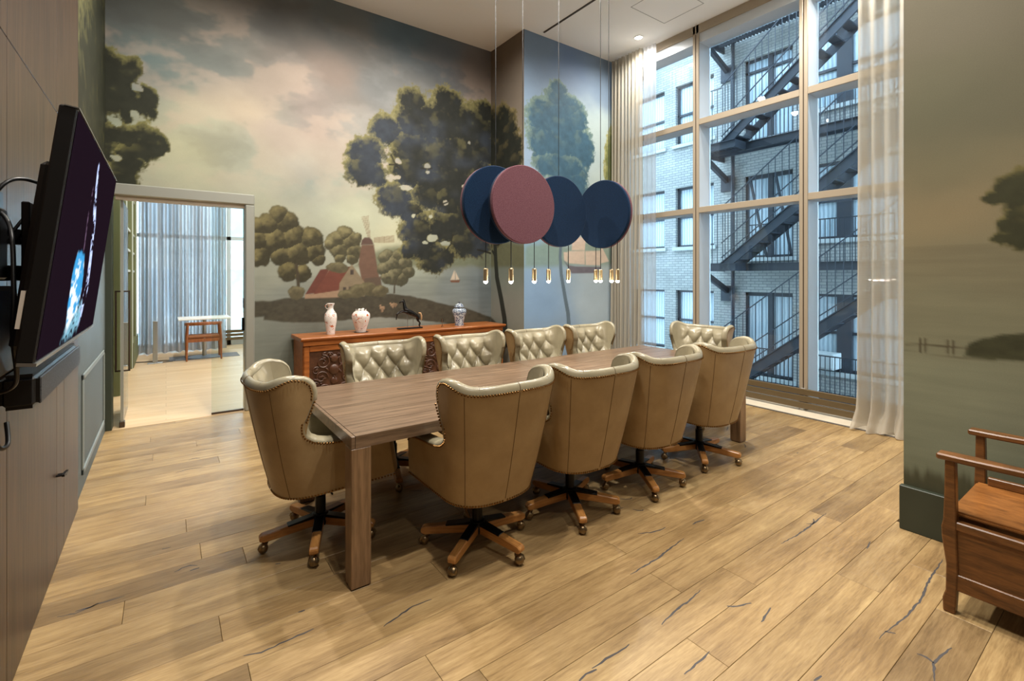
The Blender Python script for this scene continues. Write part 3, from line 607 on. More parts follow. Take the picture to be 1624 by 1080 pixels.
# filled splits in the boards: thin dark inlays lying in the wood
rk = random.Random(21)
for _ in range(26):
    xx, yy = rk.uniform(-.2, 5.4), rk.uniform(1.2, 6.0); ln_ = rk.uniform(.05, .22); CRACKS.append([(xx+ln_*t, yy+.03*math.sin(3*t+xx)+rk.uniform(-.006, .006)) for t in (0, .35, .7, 1.0)])
M['split'] = plain('dark_split_filler', (72, 68, 68), 0.6)
for ck in CRACKS:
    pts = []
    for (xa, ya), (xb, yb) in zip(ck, ck[1:]):
        n_ = max(2, int(math.hypot(xb-xa, yb-ya)/.02)); pts += [(xa+(xb-xa)*i/n_ + rk.uniform(-.003, .003), ya+(yb-ya)*i/n_ + rk.uniform(-.003, .003)) for i in range(n_)]
    pts.append(ck[-1]); n_ = len(pts); segs = {}
    for i in range(n_-1):
        mx, my = (pts[i][0]+pts[i+1][0])/2, (pts[i][1]+pts[i+1][1])/2
        own = next((p for p in PLANKS if p[1] < mx < p[2] and p[3] < my < p[4]), None)
        if own: segs.setdefault(own[0].name, (own, []))[1].append(i)
    wd = [(.0008 + .0045*math.sin(math.pi*(i+.5)/n_)**.7*rk.uniform(.55, 1.2)) for i in range(n_)]
    nr = []
    for i in range(n_):
        a_, b_ = pts[max(i-1, 0)], pts[min(i+1, n_-1)]; l_ = math.hypot(b_[0]-a_[0], b_[1]-a_[1]) or 1; nr.append((-(b_[1]-a_[1])/l_, (b_[0]-a_[0])/l_))
    for own, idx in segs.values():
        lx, ly = own[0].location.x, own[0].location.y; b = MB()
        for i in idx:
            q = [(pts[j][0]+s_*nr[j][0]*wd[j]-lx, pts[j][1]+s_*nr[j][1]*wd[j]-ly, .0004) for j, s_ in ((i,1),(i,-1),(i+1,-1),(i+1,1))]
            b.add(q, [(0,1,2,3)])
        b.build('filled_split', M['split'], own[0])

# left wall: wood panels with fine joints, then the painted return
wl = structure(MB().bx(XL-.16, XL-.022, YB, 4.29, 0, ZC).build('wall_left', M['bronze_dark']))
ys = [YB, -1.2, -.2, .8, 1.66, 2.52, 3.515, 3.74, 4.29]
for a, b in zip(ys, ys[1:]):
    for z0, z1 in ((0.0, 2.43), (2.43, ZC)):
        if z0 > 0 and (a, b) == (3.515, 3.74): continue
        bb_ = 4.29 if (z0 > 0 and a == 3.74) else b; aa_ = 3.515 if (z0 > 0 and a == 3.74) else a
        o = MB().bx(-.02, 0, -(bb_-aa_)/2+.002, (bb_-aa_)/2-.002, z0+.002-(z0+z1)/2, z1-.002-(z0+z1)/2).build('panel', M['panel_wood'], wl, bevel=.0015)
        o.location = (XL, (aa_+bb_)/2, (z0+z1)/2)
for yy, zz in ((3.49, .485), (3.545, .475)):
    h = MB().cyl((0,0,0), (.03,0,0), .006, n=8).bar((.03,-.012,0), (.034,.03,.004), .012, .012)
    h.build('pull_handle', M['black_metal'], wl, loc=(XL, yy, zz), smooth=.6)
wl2 = structure(link('wall_left_return', mural_grid('wall_left_return', paint_left, 4.29, YM, 0, ZC, lambda a, z: (np.full_like(a, XL-.018), a, z))))
MB().bx(XL-.16, XL-.02, 4.29, YM, 0, ZC).build('wall_core', M['white'], wl2)
fr = MB()
for a in ((4.6,6.1,.80,.84),(4.6,6.1,.12,.16)): fr.bx(XL-.018, XL-.006, *a)
for a in ((4.6,4.64),(6.06,6.1)): fr.bx(XL-.018, XL-.006, a[0], a[1], .12, .84)
fr.build('wainscot_frame', plain('grey_green_trim', (124,130,124), 0.45), wl2, bevel=.003)

# door: frame in the mural wall
dr = structure(MB().bx(.735, .835, YM-.012, YM+.17, 0, 2.37).bx(DX0-.01, .835, YM-.012, YM+.17, 2.37, 2.492).build('door_1', M['frame_metal'], bevel=.012))
MB().bx(XL-.02, -.44, YM-.008, YM+.16, 0, 2.37).build('hinge_jamb', M['dark_green'], dr, bevel=.004)
MB().bx(DX0+.03, .735, YM+.03, YM+.10, 2.33, 2.372).build('head_track', plain('pale_track', (206,190,168), .5), dr)
lock = MB().bx(.722, .735, YM+.05, YM+.08, 1.18, 1.30).build('strike_plate', M['steel'], dr, bevel=.003)
MB().bx(.712, .735, YM+.04, YM+.09, .92, 1.07).build('latch_box', M['black_metal'], dr, bevel=.004)
gp = thing('glass_side_panel', 'fixed clear glass panel with dark bottom rail beside right door jamb', 'glass panel', (.57, YM+.06, 0))
MB().bx(-.157, .157, -.005, .005, .02, 2.33).build('pane', M['door_glass'], gp)
MB().bx(-.157, .157, -.012, .012, .0, .022).build('bottom_rail', M['bronze_dark'], gp, bevel=.002)
gd = thing('glass_door_leaf', 'open glass door leaf with square bronze pull at left of doorway', 'glass door', (-.365, YM+.08, 0))
MB().bx(-.005, .005, .0, .86, .02, 2.33).build('pane', M['door_glass'], gd)
MB().bx(-.022, .022, -.03, .05, .0, .06).build('pivot_block', M['bronze_dark'], gd, bevel=.003)
MB().bx(-.012, .012, -.012, .0, .06, 2.33).build('edge_profile', M['frame_metal'], gd)
hm = MB()
for sx in (-1, 1):
    hm.bx(sx*.055-.008, sx*.055+.008, .06, .076, .56, 1.40)
hm.bx(-.063, .063, .06, .076, 1.384, 1.40).bx(-.063, .063, .06, .076, .56, .576)
hm.build('pull_handle', M['bronze_dark'], gd, bevel=.002)
structure(MB().bx(DX0, .735, YM+.0, YM+.12, -.01, .002).build('trim_1', wood('threshold_oak', (176,146,108), (206,178,138), (.6,6,1), .45, 4.0)))

# ------------------------------------------------------------------ ceiling downlights (one seen by the left curtain, the rest unseen, added for fill)
ring_me = MB().lathe([(.056,-.002),(.056,-.006),(.066,-.006),(.068,.0)], 28, cap=False).mesh('trim_ring', M['white'], smooth=.6)
lens_me = MB().lathe([(.001,-.004),(.056,-.004),(.056,-.001),(.001,-.001)], 28).mesh('lens', M['lens'])
def downlight(x, y, label, power=LAMP_W, z=ZC, spot=168):
    t = thing('ceiling_downlight', label, 'downlight', (x, y, z), group='recessed downlights')
    link('trim_ring', ring_me, t); link('lens', lens_me, t)
    ld = bpy.data.lights.new('downlight_beam', 'SPOT'); ld.energy = power; ld.color = WARM; ld.spot_size = math.radians(spot); ld.spot_blend = 1.0; ld.shadow_soft_size = 0.06
    lo = bpy.data.objects.new('downlight_beam', ld); COL.objects.link(lo); lo.parent = t; lo.location = (0,0,-.03)
downlight(5.62, 4.62, 'round recessed downlight in ceiling beside left curtain', LAMP_W*.65)
downlight(5.62, 2.0, 'unseen recessed downlight in ceiling beside right curtain', LAMP_W*.65)
for x, y, nm, p in ((.45,-.9,'at back left',.4),(2.4,-.9,'at back right',.4),(.85,1.5,'near television',1.1),(2.3,1.1,'in front of table',1.0),(2.9,1.7,'near right pier',.8),
                 (.6,4.6,'near doorway',1.1),(1.7,4.75,'above sideboard left end',1.1),(3.1,4.75,'above sideboard right end',1.0),(4.7,3.2,'beyond table end',1.0)):
    downlight(x, y, 'unseen recessed downlight in ceiling ' + nm, LAMP_W*p)  # out-of-view lamps placed to fill the room with light

# ------------------------------------------------------------------ window wall
def win_unit():
    MY = [5.385, 3.935, 2.54, 1.14]; GX = 6.26
    w = structure(MB().bx(XW, GX+.04, 1.0, YC, 4.93, ZC).build('window_1', M['bronze'], bevel=.004))
    MB().bx(XW+.02, GX+.03, 1.0, YC, 4.80, 4.93).build('head_rail', M['alu'], w)
    for my in MY:
        m = MB().bx(XW, XW+.022, my-.046, my-.006, 0, ZC).bx(XW, XW+.022, my+.006, my+.046, 0, ZC).build('mullion', M['bronze'], w, bevel=.003)
        MB().bx(XW+.004, XW+.03, my-.008, my+.008, 0, ZC).build('groove', M['bronze_dark'], m)
        MB().bx(XW+.022, GX+.03, my-.045, my+.045, 0, ZC).build('mullion_body', M['alu'], m)
    for a, b in zip(MY, MY[1:]):
        for z0, z1 in ((3.655, 3.735), (2.43, 2.51)):
            t = MB().bx(XW+.004, XW+.026, b+.045, a-.045, z0, z1).build('transom', M['bronze'], w, bevel=.003)
            MB().bx(XW+.026, GX+.02, b+.045, a-.045, z0+.002, z1-.002).build('transom_body', M['alu'], t)
        for z0, z1 in ((.06, 2.435), (2.505, 3.66), (3.73, 4.81)):
            MB().bx(GX, GX+.012, b+.04, a-.04, z0, z1).build('pane', M['glass'], w)
        MB().bx(XW+.10, GX+.03, b+.045, a-.045, 0, .07).build('bottom_rail', M['alu'], w)
win_unit()
structure(MB().bx(5.70, XW+.30, 1.0, YC, -.02, .003).build('trim_2', M['sill']))
structure(MB().bx(5.665, 5.70, 1.0, YC, -.02, .006).build('trim_3', plain('floor_track_metal', (120,116,112), .4, .5)))
gr = thing('window_guard_rail', 'three bronze horizontal slats across the foot of the window', 'grille', (5.95, 3.2, 0))
for z0 in (.03, .108, .186):
    MB().bx(-.014, .014, -2.15, 2.15, z0, z0+.068).build('slat', M['slat'], gr, bevel=.002)
for yy in (-2.1, -.66, .735, 2.1):
    MB().bx(.012, .05, yy-.02, yy+.02, 0, .25).build('bracket', M['alu'], gr)

def curtain(name, label, path, n_fold, amp, z0, z1, mat, puddle=0.08, seed=1, thick=(1.0, 1.0)):
    """hanging cloth along a plan path (list of xy), folds across it"""
    rg = random.Random(seed); pts = [Vector((p[0], p[1], 0)) for p in path]
    seglen = [(pts[i+1]-pts[i]).length for i in range(len(pts)-1)]; tot = sum(seglen); NU, NZ = n_fold*10, 26
    ph = [rg.uniform(-.6, .6) for _ in range(n_fold+2)]; am = [rg.uniform(.6, 1.25) for _ in range(n_fold+2)]
    cx_, cy_ = pts[0].x, pts[0].y; P = []
    for i in range(NU+1):
        s = tot*i/NU; k = 0; d = s
        while k < len(seglen)-1 and d > seglen[k]: d -= seglen[k]; k += 1
        t = (pts[k+1]-pts[k]).normalized(); base = pts[k]+t*d; nrm = Vector((t.y, -t.x, 0))
        fi = i/10.0; j = int(min(fi, n_fold)); q = fi-j; a = am[j]*(1-q)+am[j+1]*q; p = ph[j]*(1-q)+ph[j+1]*q
        col = []
        for r in range(NZ+1):
            h = r/NZ; hh = h**1.0; z = z1+(z0-z1)*h
            sw = 0.35+0.65*h; off = amp*a*sw*math.sin(2*math.pi*fi + p*h*1.6) + amp*.35*math.sin(4.7*fi+3*h+seed)*h
            if h > .955:
                e = (h-.955)/.045; off += puddle*e*(0.6+0.8*abs(math.sin(1.7*fi+seed))); z = max(z, z0+.004) + .012*math.sin(3.1*fi)*e + .012*e
            col.append((base.x+nrm.x*off-cx_, base.y+nrm.y*off-cy_, z))
        P.append(col)
    me = MB().grid(P).mesh(name, mat, smooth=1.2)
    return tag(link(name, me, None, (cx_, cy_, 0)), label, 'curtain')
curtain('sheer_curtain', 'gathered grey floor-length curtain between painted column and left window pane', [(5.86, 5.36), (5.86, 4.74)], 9, .05, .0, 5.02, M['sheer'], seed=3)
curtain('sheer_curtain', 'thin bluish edge of the left window curtain over the glass', [(5.86, 4.725), (5.865, 4.50)], 3, .025, .0, 5.0, M['sheer_thin'], seed=8)
curtain('sheer_curtain', 'grey sheer curtain puddled on floor beside the right mural wall', [(5.80, 1.93), (5.80, 1.08)], 7, .055, .0, 5.02, sheer('right_sheer', (208,198,180), .70, 30.0), puddle=.14, seed=5)

# ------------------------------------------------------------------ outside: brick building and its fire escape
FX = 12.5
fb = thing('brick_building', 'white painted brick building with dark framed windows across the alley', 'building', (FX, 5, -4.2))
fo = Vector((FX, 5, -4.2))
cols = [(9.27,10.5,'L'),(7.63,8.87,'L'),(5.53,6.76,'M'),(3.25,5.15,'R'),(1.1,2.5,'L'),(11.4,12.6,'L'),(-1.2,.2,'L')]
ops = []
for k in range(-1, 3):
    for y0, y1, ty in cols:
        hd = 1.13+3.07*k; sl = hd-(2.16 if ty == 'M' else 1.78)
        ops.append((y0, y1, sl, hd, ty, k))
def facade_wall():
    ysp = sorted({-4.0, 16.0} | {v for o in ops for v in o[:2]}); zsp = sorted({-4.2, 12.0} | {v for o in ops for v in o[2:4]}); b = MB()
    for a, c in zip(ysp, ysp[1:]):
        for d, e in zip(zsp, zsp[1:]):
            my, mz = (a+c)/2, (d+e)/2
            if any(o[0] < my < o[1] and o[2] < mz < o[3] for o in ops): continue
            b.add([(0,a-5,d+4.2),(0,c-5,d+4.2),(0,c-5,e+4.2),(0,a-5,e+4.2)], [(0,1,2,3)])
    for y0, y1, z0, z1, ty, k in ops:
        q = [(y0,z0),(y1,z0),(y1,z1),(y0,z1)]
        for i in range(4):
            p, r = q[i], q[(i+1) % 4]; b.add([(0,p[0]-5,p[1]+4.2),(0,r[0]-5,r[1]+4.2),(.22,r[0]-5,r[1]+4.2),(.22,p[0]-5,p[1]+4.2)], [(0,1,2,3)])
    me = b.mesh('brick_wall', M['brick']); return link('brick_wall', me, fb)
facade_wall()
MB().bx(.24, .40, -9, 11, 0, 16.2).build('wall_backing', M['win_dark'], fb)
def fwin(y0, y1, z0, z1, ty, k):
    y0 -= 5; y1 -= 5; z0 += 4.2; z1 += 4.2
    f = MB(); t = .06
    f.bx(.10,.22,y0,y0+t,z0,z1).bx(.10,.22,y1-t,y1,z0,z1).bx(.10,.22,y0,y1,z0,z0+t).bx(.10,.22,y0,y1,z1-t,z1)
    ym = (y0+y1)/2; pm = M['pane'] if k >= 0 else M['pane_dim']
    sash = []
    if ty == 'M':
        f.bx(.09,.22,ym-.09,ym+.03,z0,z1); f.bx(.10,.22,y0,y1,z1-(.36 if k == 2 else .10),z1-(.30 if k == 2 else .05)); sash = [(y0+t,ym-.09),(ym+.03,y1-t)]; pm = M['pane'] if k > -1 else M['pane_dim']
    elif ty == 'R':
        f.bx(.06,.22,ym+.10,ym+.40,z0,z1); sash = [(y0+t,ym+.10),(ym+.40,y1-t)]; f.bx(.10,.2,y0,y1,(z0+z1)/2-.03,(z0+z1)/2+.03)
    else:
        f.bx(.10,.2,y0,y1,(z0+z1)/2-.03,(z0+z1)/2+.03); sash = [(y0+t,y1-t)]
    w = f.build('window', M['win_dark'], fb)
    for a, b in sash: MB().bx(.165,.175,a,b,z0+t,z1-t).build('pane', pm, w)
    MB().bx(-.07,.10,y0-.08,y1+.08,z0-.10,z0).build('window_sill', M['stone'], fb)
for o in ops: fwin(*o)
MB().cyl((-.12, 2.0, 0), (-.12, 2.0, 15.5), .05, n=8).build('drain_pipe', M['iron'], fb, smooth=.6)
tag(MB().bx(0,.45,0,.62,0,.36).bx(-.02,0,.03,.59,.03,.33).build('air_conditioner', M['stone'], None, bevel=.01, loc=(12.10, 4.5, -.57)), 'boxy grey air conditioner sticking out of lower facade window', 'air conditioner')

fe = thing('fire_escape', 'dark iron fire escape with stairs and railed landings on the brick facade', 'fire escape', (11.2, 5, -4.2))
SY0, SLOPE = 6.62, 0.772
def P3(x, y, z): return (x-11.2, y-5, z+4.2)
def lb(b, x0, x1, y0, y1, z0, z1): return b.bx(x0-11.2, x1-11.2, y0-5, y1-5, z0+4.2, z1+4.2)
tread_me = MB().bx(.0, .55, -.10, .10, -.03, .0).mesh('tread', M['iron'])
for k in range(-1, 3):
    z = 1.87 + 3.0*k
    pf = lb(MB(), 11.66, 11.72, 2.6, 6.45, z-.19, z); lb(pf, 11.62, 11.66, 2.6, 6.45, z-.19, z-.175); lb(pf, 11.62, 11.66, 2.6, 6.45, z-.015, z)
    pf = pf.build('platform_beam', M['iron'], fe)
    st = lb(MB(), 11.16, 11.20, 6.25, 7.35, z-.19, z); lb(st, 11.1, 11.16, 6.25, 7.35, z-.19, z-.175); lb(st, 11.1, 11.16, 6.25, 7.35, z-.015, z); lb(st, 11.2, 11.72, 6.25, 6.30, z-.19, z); lb(st, 11.2, 12.5, 7.30, 7.35, z-.19, z)
    st.build('landing_beam', M['iron'], fe)
    g = MB(); yy = 2.62
    while yy < 7.3:
        lb(g, 11.7 if yy < 6.25 else 11.2, 12.48, yy, yy+.045, z-.03, z-.005); yy += .085
    for xx in (11.9, 12.2): lb(g, xx, xx+.04, 2.6, 7.3, z-.12, z-.03)
    g.build('grating', M['iron'], fe)
    for yb in (7.2, 3.0):
        MB().bar(P3(11.25, yb, z-.19), P3(12.46, yb, z-.72), .09, .14).build('bracket', M['iron'], fe)
        lb(MB(), 12.42, 12.49, yb-.17, yb+.17, z-1.0, z-.58).build('bracket_plate', M['iron'], fe)
    # platform railing
    r = MB(); yy = 2.6
    while yy < 6.2: lb(r, 11.685, 11.70, yy, yy+.014, z, z+.94); yy += .095
    lb(r, 11.68, 11.705, 2.6, 6.2, z+.92, z+.945); yy = 6.3
    while yy < 7.35: lb(r, 11.175, 11.19, yy, yy+.014, z, z+1.36); yy += .14
    lb(r, 11.17, 11.195, 6.62, 7.35, z+1.34, z+1.365)
    tag(r.build('railing', M['iron'], fe), kind='stuff')
    # flight up to the next platform
    dy = 3.0/SLOPE
    a, b = (SY0, z-.0), (SY0-dy, z+3.0)
    s = MB()
    for xx in (11.18, 11.75):
        s.prism([(a[0]-5, a[1]+4.2), (a[0]+.0-5-.33, a[1]+4.2), (b[0]-5-.33, b[1]+4.2), (b[0]-5, b[1]+4.2)], 0, xx-11.2-.012, xx-11.2+.012)
        o = -.05 if xx < 11.4 else .05
    s.bar(P3(11.155, a[0], a[1]), P3(11.155, b[0], b[1]), .05, .02).bar(P3(11.155, a[0]-.33, a[1]), P3(11.155, b[0]-.33, b[1]), .05, .02)
    s.build('stringer', M['iron'], fe)
    n = 15
    for i in range(n):
        t = (i+.5)/n; link('tread', tread_me, fe, P3(11.19, a[0]-.17-dy*t, z+3.0*t-.0))
    h = MB(); i = 0; yy = SY0-.1
    while yy > SY0-dy:
        zz = z+(SY0-yy)*SLOPE; h.add(*MB_box(P3(11.17, yy-.007, zz), P3(11.184, yy+.007, zz+1.38))); yy -= .15
    for off in (1.38, .5, .14):
        h.bar(P3(11.177, SY0, z+off), P3(11.177, SY0-dy, z+3.0+off), .022, .022)
    tag(h.build('stair_railing', M['iron'], fe), kind='stuff')
for (ya, za), (yb, zb) in (((6.5, 4.14), (6.07, 2.05)), ((5.85, 4.13), (5.47, 2.06)), ((6.07, 2.05), (5.47, 2.06))):
    MB().bar(P3(12.3, ya, za), P3(12.3, yb, zb), .05, .05, up=(1,0,0)).build('drop_ladder_bar', M['iron'], fe)
ext = structure(MB().bx(6.31, 6.55, -6, 12.7, ZC+.2, 9.0).build('wall_exterior', M['brick']))
MB().bx(6.31, 6.55, -6, 12.7, -4.2, -.22).build('lower_wall', M['brick'], ext)
tag(MB().bx(6.6, 12.6, -6, 18, -4.5, -4.2).build('alley_ground', plain('wet_asphalt', (92,96,98), .7)), kind='structure')

# ------------------------------------------------------------------ room beyond the doorway
def plank_tex():
    k = NT('far_oak_boards'); v = k.coord('Object'); b = k.n('ShaderNodeTexBrick'); k.set(b, Scale=1.0); b.inputs['Brick Width'].default_value = 2.1; b.inputs['Row Height'].default_value = .19
    b.inputs['Mortar Size'].default_value = .0015; b.inputs['Color1'].default_value = (*lin((200,170,128)),1); b.inputs['Color2'].default_value = (*lin((214,188,148)),1); b.inputs['Mortar'].default_value = (*lin((150,120,86)),1)
    k.l(v, b.inputs['Vector']); f = k.noise(k.coord('Object', (.55,6,1)), 4, 5); k.col(k.mix(1.0, b.outputs['Color'], k.ramp(f, [(.3,(.82,.80,.77)),(.7,(1,1,1))]), 'MULTIPLY')); k.set(k.b, Roughness=.45); return k.m
structure(MB().bx(XL-.5, 5.5, YM+.06, 12.7, -.2, .0).build('floor_beyond', plank_tex()))
wb = structure(MB().bx(XL-.35, -.60, YM+.16, 12.7, 0, ZC).build('wall_beyond_left', M['green_panel']))
structure(MB().bx(5.3, 5.5, YM+.16, 12.7, 0, ZC).build('wall_beyond_right', M['white']))
wf = MB().bx(XL-.3, XL-.1, 12.5, 12.7, 0, ZC).bx(XL-.3, 5.4, 12.5, 12.7, 4.3, ZC).bx(XL-.3, 5.4, 12.5, 12.7, 0, .12)
wf = structure(wf.build('window_2', M['alu']))
for xx in (-.1, 1.15, 2.55, 3.95): MB().bx(xx-.04, xx+.04, 12.5, 12.62, 0, 4.3).build('mullion', M['alu'], wf)
for zz in (2.4,): MB().bx(-.5, 5.3, 12.5, 12.62, zz-.04, zz+.04).build('transom', M['alu'], wf)
for a, b in zip((-.5,-.1,1.15,2.55,3.95),(-.1,1.15,2.55,3.95,5.3)): MB().bx(a+.03, b-.03, 12.55, 12.56, .12, 4.3).build('pane', M['glass'], wf)
for zz in (.12, .20, .28): MB().bx(.95, 5.2, 12.40, 12.43, zz, zz+.065).build('guard_slat', M['slat'], wf)
curtain('sheer_curtain', 'wide grey sheer curtain hanging across the far room window', [(-.44, 12.12), (1.06, 12.12)], 12, .085, 0, 4.9, sheer('far_sheer', (172,170,168), .80, 40.0), puddle=.16, seed=12)
# tall built-in frame unit along the left wall
sh = thing('panelled_shelf_unit', 'tall olive green shelf unit with pale frames in the far room', 'shelving', (-.60, 9.6, 0))
for y0, d in ((-1.6, .10), (-.70, .11), (.60, .12), (1.9, .12)):
    MB().bx(0, d+.02, y0, y0+.16, 0, 3.6).build('upright', M['green_panel'], sh, bevel=.004)
    MB().bx(d+.02, d+.03, y0+.02, y0+.05, 0, 3.6).bx(d+.02, d+.03, y0+.11, y0+.14, 0, 3.6).build('pale_edge', M['pale_frame'], sh)
for zz in (1.62, 1.95, 2.28, 2.9, 3.15):
    MB().bx(0, .12, -1.5, 2.0, zz, zz+.035).build('shelf', M['pale_frame'], sh)
MB().bx(0, .16, .7, 2.4, 0, .42).build('bench_ledge', M['green_panel'], sh)
# cafe table, armchair, post
ct = thing('pedestal_table', 'white topped pedestal table beside the far room curtain', 'table', (.60, 10.95, 0))
MB().bx(-.42, .42, -.32, .32, .735, .765).build('tabletop', M['marble'], ct, bevel=.004)
MB().cyl((0,0,.02), (0,0,.735), .035, n=16).build('pedestal', M['steel'], ct, smooth=.6)
MB().lathe([(.001,0),(.26,0),(.26,.012),(.05,.03),(.001,.03)], 32).build('foot_plate', M['steel'], ct, smooth=.6)
ac = thing('wooden_armchair', 'curved back wooden armchair with woven seat under the white table', 'armchair', (.575, 10.72, 0))
for sx in (-1, 1):
    for sy in (-1, 1):
        MB().ring_path([(sx*.27, sy*.22, 0), (sx*.265, sy*.21, .42), (sx*.25, sy*.19, .67 if sy < 0 else .64)], [.014,.02,.016], 8).build('leg', M['chair_wood'], ac, smooth=.6)
arc = [(-.27,.20,.64)] + [(-.29*math.cos(a), -.24*math.sin(a)-.02, .66+.02*math.sin(a)) for a in [math.pi*i/10 for i in range(11)]] + [(.27,.20,.64)]
MB().ring_path(arc, [(.014,.03)]*len(arc), 8).build('back_rail', M['chair_wood'], ac, smooth=.6)
MB().bx(-.25,.25,-.2,.22,.41,.45).build('seat', plain('woven_seat', (150,96,58), .7, var=.15, scale=60), ac, bevel=.015, seg=2)
MB().bx(-.25,.25,-.215,-.19,.34,.40).bx(-.25,.25,.2,.22,.34,.40).build('seat_rail', M['chair_wood'], ac)
po = thing('floor_post', 'slim grey metal post on a flat base in the far room', 'post', (-.155, 10.64, 0))
MB().bx(-.11,.11,-.07,.07,0,.012).build('base_plate', M['steel'], po, bevel=.003)
MB().bx(-.035,.035,-.02,.02,.012,.75).build('post', M['steel'], po, bevel=.004)
MB().ring_path([(.11,0,.01),(.25,.02,.008),(.30,.12,.008),(.12,.2,.008),(-.2,.22,.008),(-.5,.35,.008)], .008, 6).build('power_cord', M['cable'], po, smooth=.6)
tag(MB().bx(-.5,.62,-.26,.26,0,.008).build('floor_rug', plain('slate_rug', (120,122,128), .9, var=.1), None, loc=(.55, 10.95, .001)), 'small slate grey mat under the far pedestal table', 'rug')
for x, y, nm in ((.5,7.6,'just past the doorway'),(.6,9.6,'above the far table'),(2.6,8.6,'deep in the far room'),(2.6,10.8,'by the far window')):
    downlight(x, y, 'added unseen downlight in far room ceiling ' + nm, LAMP_W*1.0)  # lamps added only to make the far room bright
# pale building opposite the far window
pb = thing('pale_building', 'pale stone building seen past the far room curtain', 'building', (2.0, 22.0, -4.2))
MB().bx(-9, 11, 0, .5, 0, 16).build('facade', plain('pale_stone', (214,214,208), .8), pb)
for i in range(-3, 5):
    for j in range(5):
        w = MB().bx(i*2.2-.6, i*2.2+.6, -.06, .0, 1.2+j*3.0, 3.1+j*3.0).build('window', M['white'], pb)
        MB().bx(i*2.2-.52, i*2.2-.03, -.075, -.055, 1.28+j*3.0, 3.02+j*3.0).bx(i*2.2+.03, i*2.2+.52, -.075, -.055, 1.28+j*3.0, 3.02+j*3.0).build('pane', M['pane'], w)
for j in range(5): MB().bx(-9, 11, -.2, 0, 3.6+j*3.0, 3.75+j*3.0).build('cornice', M['stone'], pb)

# ------------------------------------------------------------------ dining table
TX0, TX1, TY0, TY1, TZ = .737, 4.42, 2.37, 3.585, .76
tb = thing('dining_table', 'long dark oak plank dining table in the middle of the room', 'table', ((TX0+TX1)/2, (TY0+TY1)/2, 0))
ox, oy = (TX0+TX1)/2, (TY0+TY1)/2; bw = (TY1-TY0)/6
for i in range(6):
    for x0, x1 in ((TX0+.0215, 2.5785), (2.5815, TX1-.0215)):
        o = MB().bx(-(x1-x0)/2, (x1-x0)/2, -bw/2+(.0016 if i else 0), bw/2-(.0016 if i < 5 else 0), -.062 if i in (0, 5) else -.018, 0).build('board', M['table'], tb)
        o.location = ((x0+x1)/2-ox, TY0+bw*(i+.5)-oy, TZ)
MB().bx(TX0-ox, TX0+.02-ox, TY0-oy, TY1-oy, TZ-.062, TZ).build('end_edge', M['table'], tb, bevel=.002)
MB().bx(TX1-.02-ox, TX1-ox, TY0-oy, TY1-oy, TZ-.062, TZ).build('end_edge', M['table'], tb, bevel=.002)
MB().bx(TX0+.022-ox, TX1-.022-ox, TY0+bw+.01-oy, TY1-bw-.01-oy, TZ-.05, TZ-.0185).build('under_frame', M['gap'], tb)
leg_me = MB().bx(-.05,.05,-.05,.05,.006,TZ-.063).mesh('leg', M['table_leg'], bevel=.003)
foot_me = MB().bx(-.042,.042,-.042,.042,0,.006).mesh('foot_pad', M['black'])
for sx in (TX0+.05, TX1-.05):
    for sy in (TY0+.05, TY1-.05):
        l = link('leg', leg_me, tb, (sx-ox, sy-oy, 0)); link('foot_pad', foot_me, l)

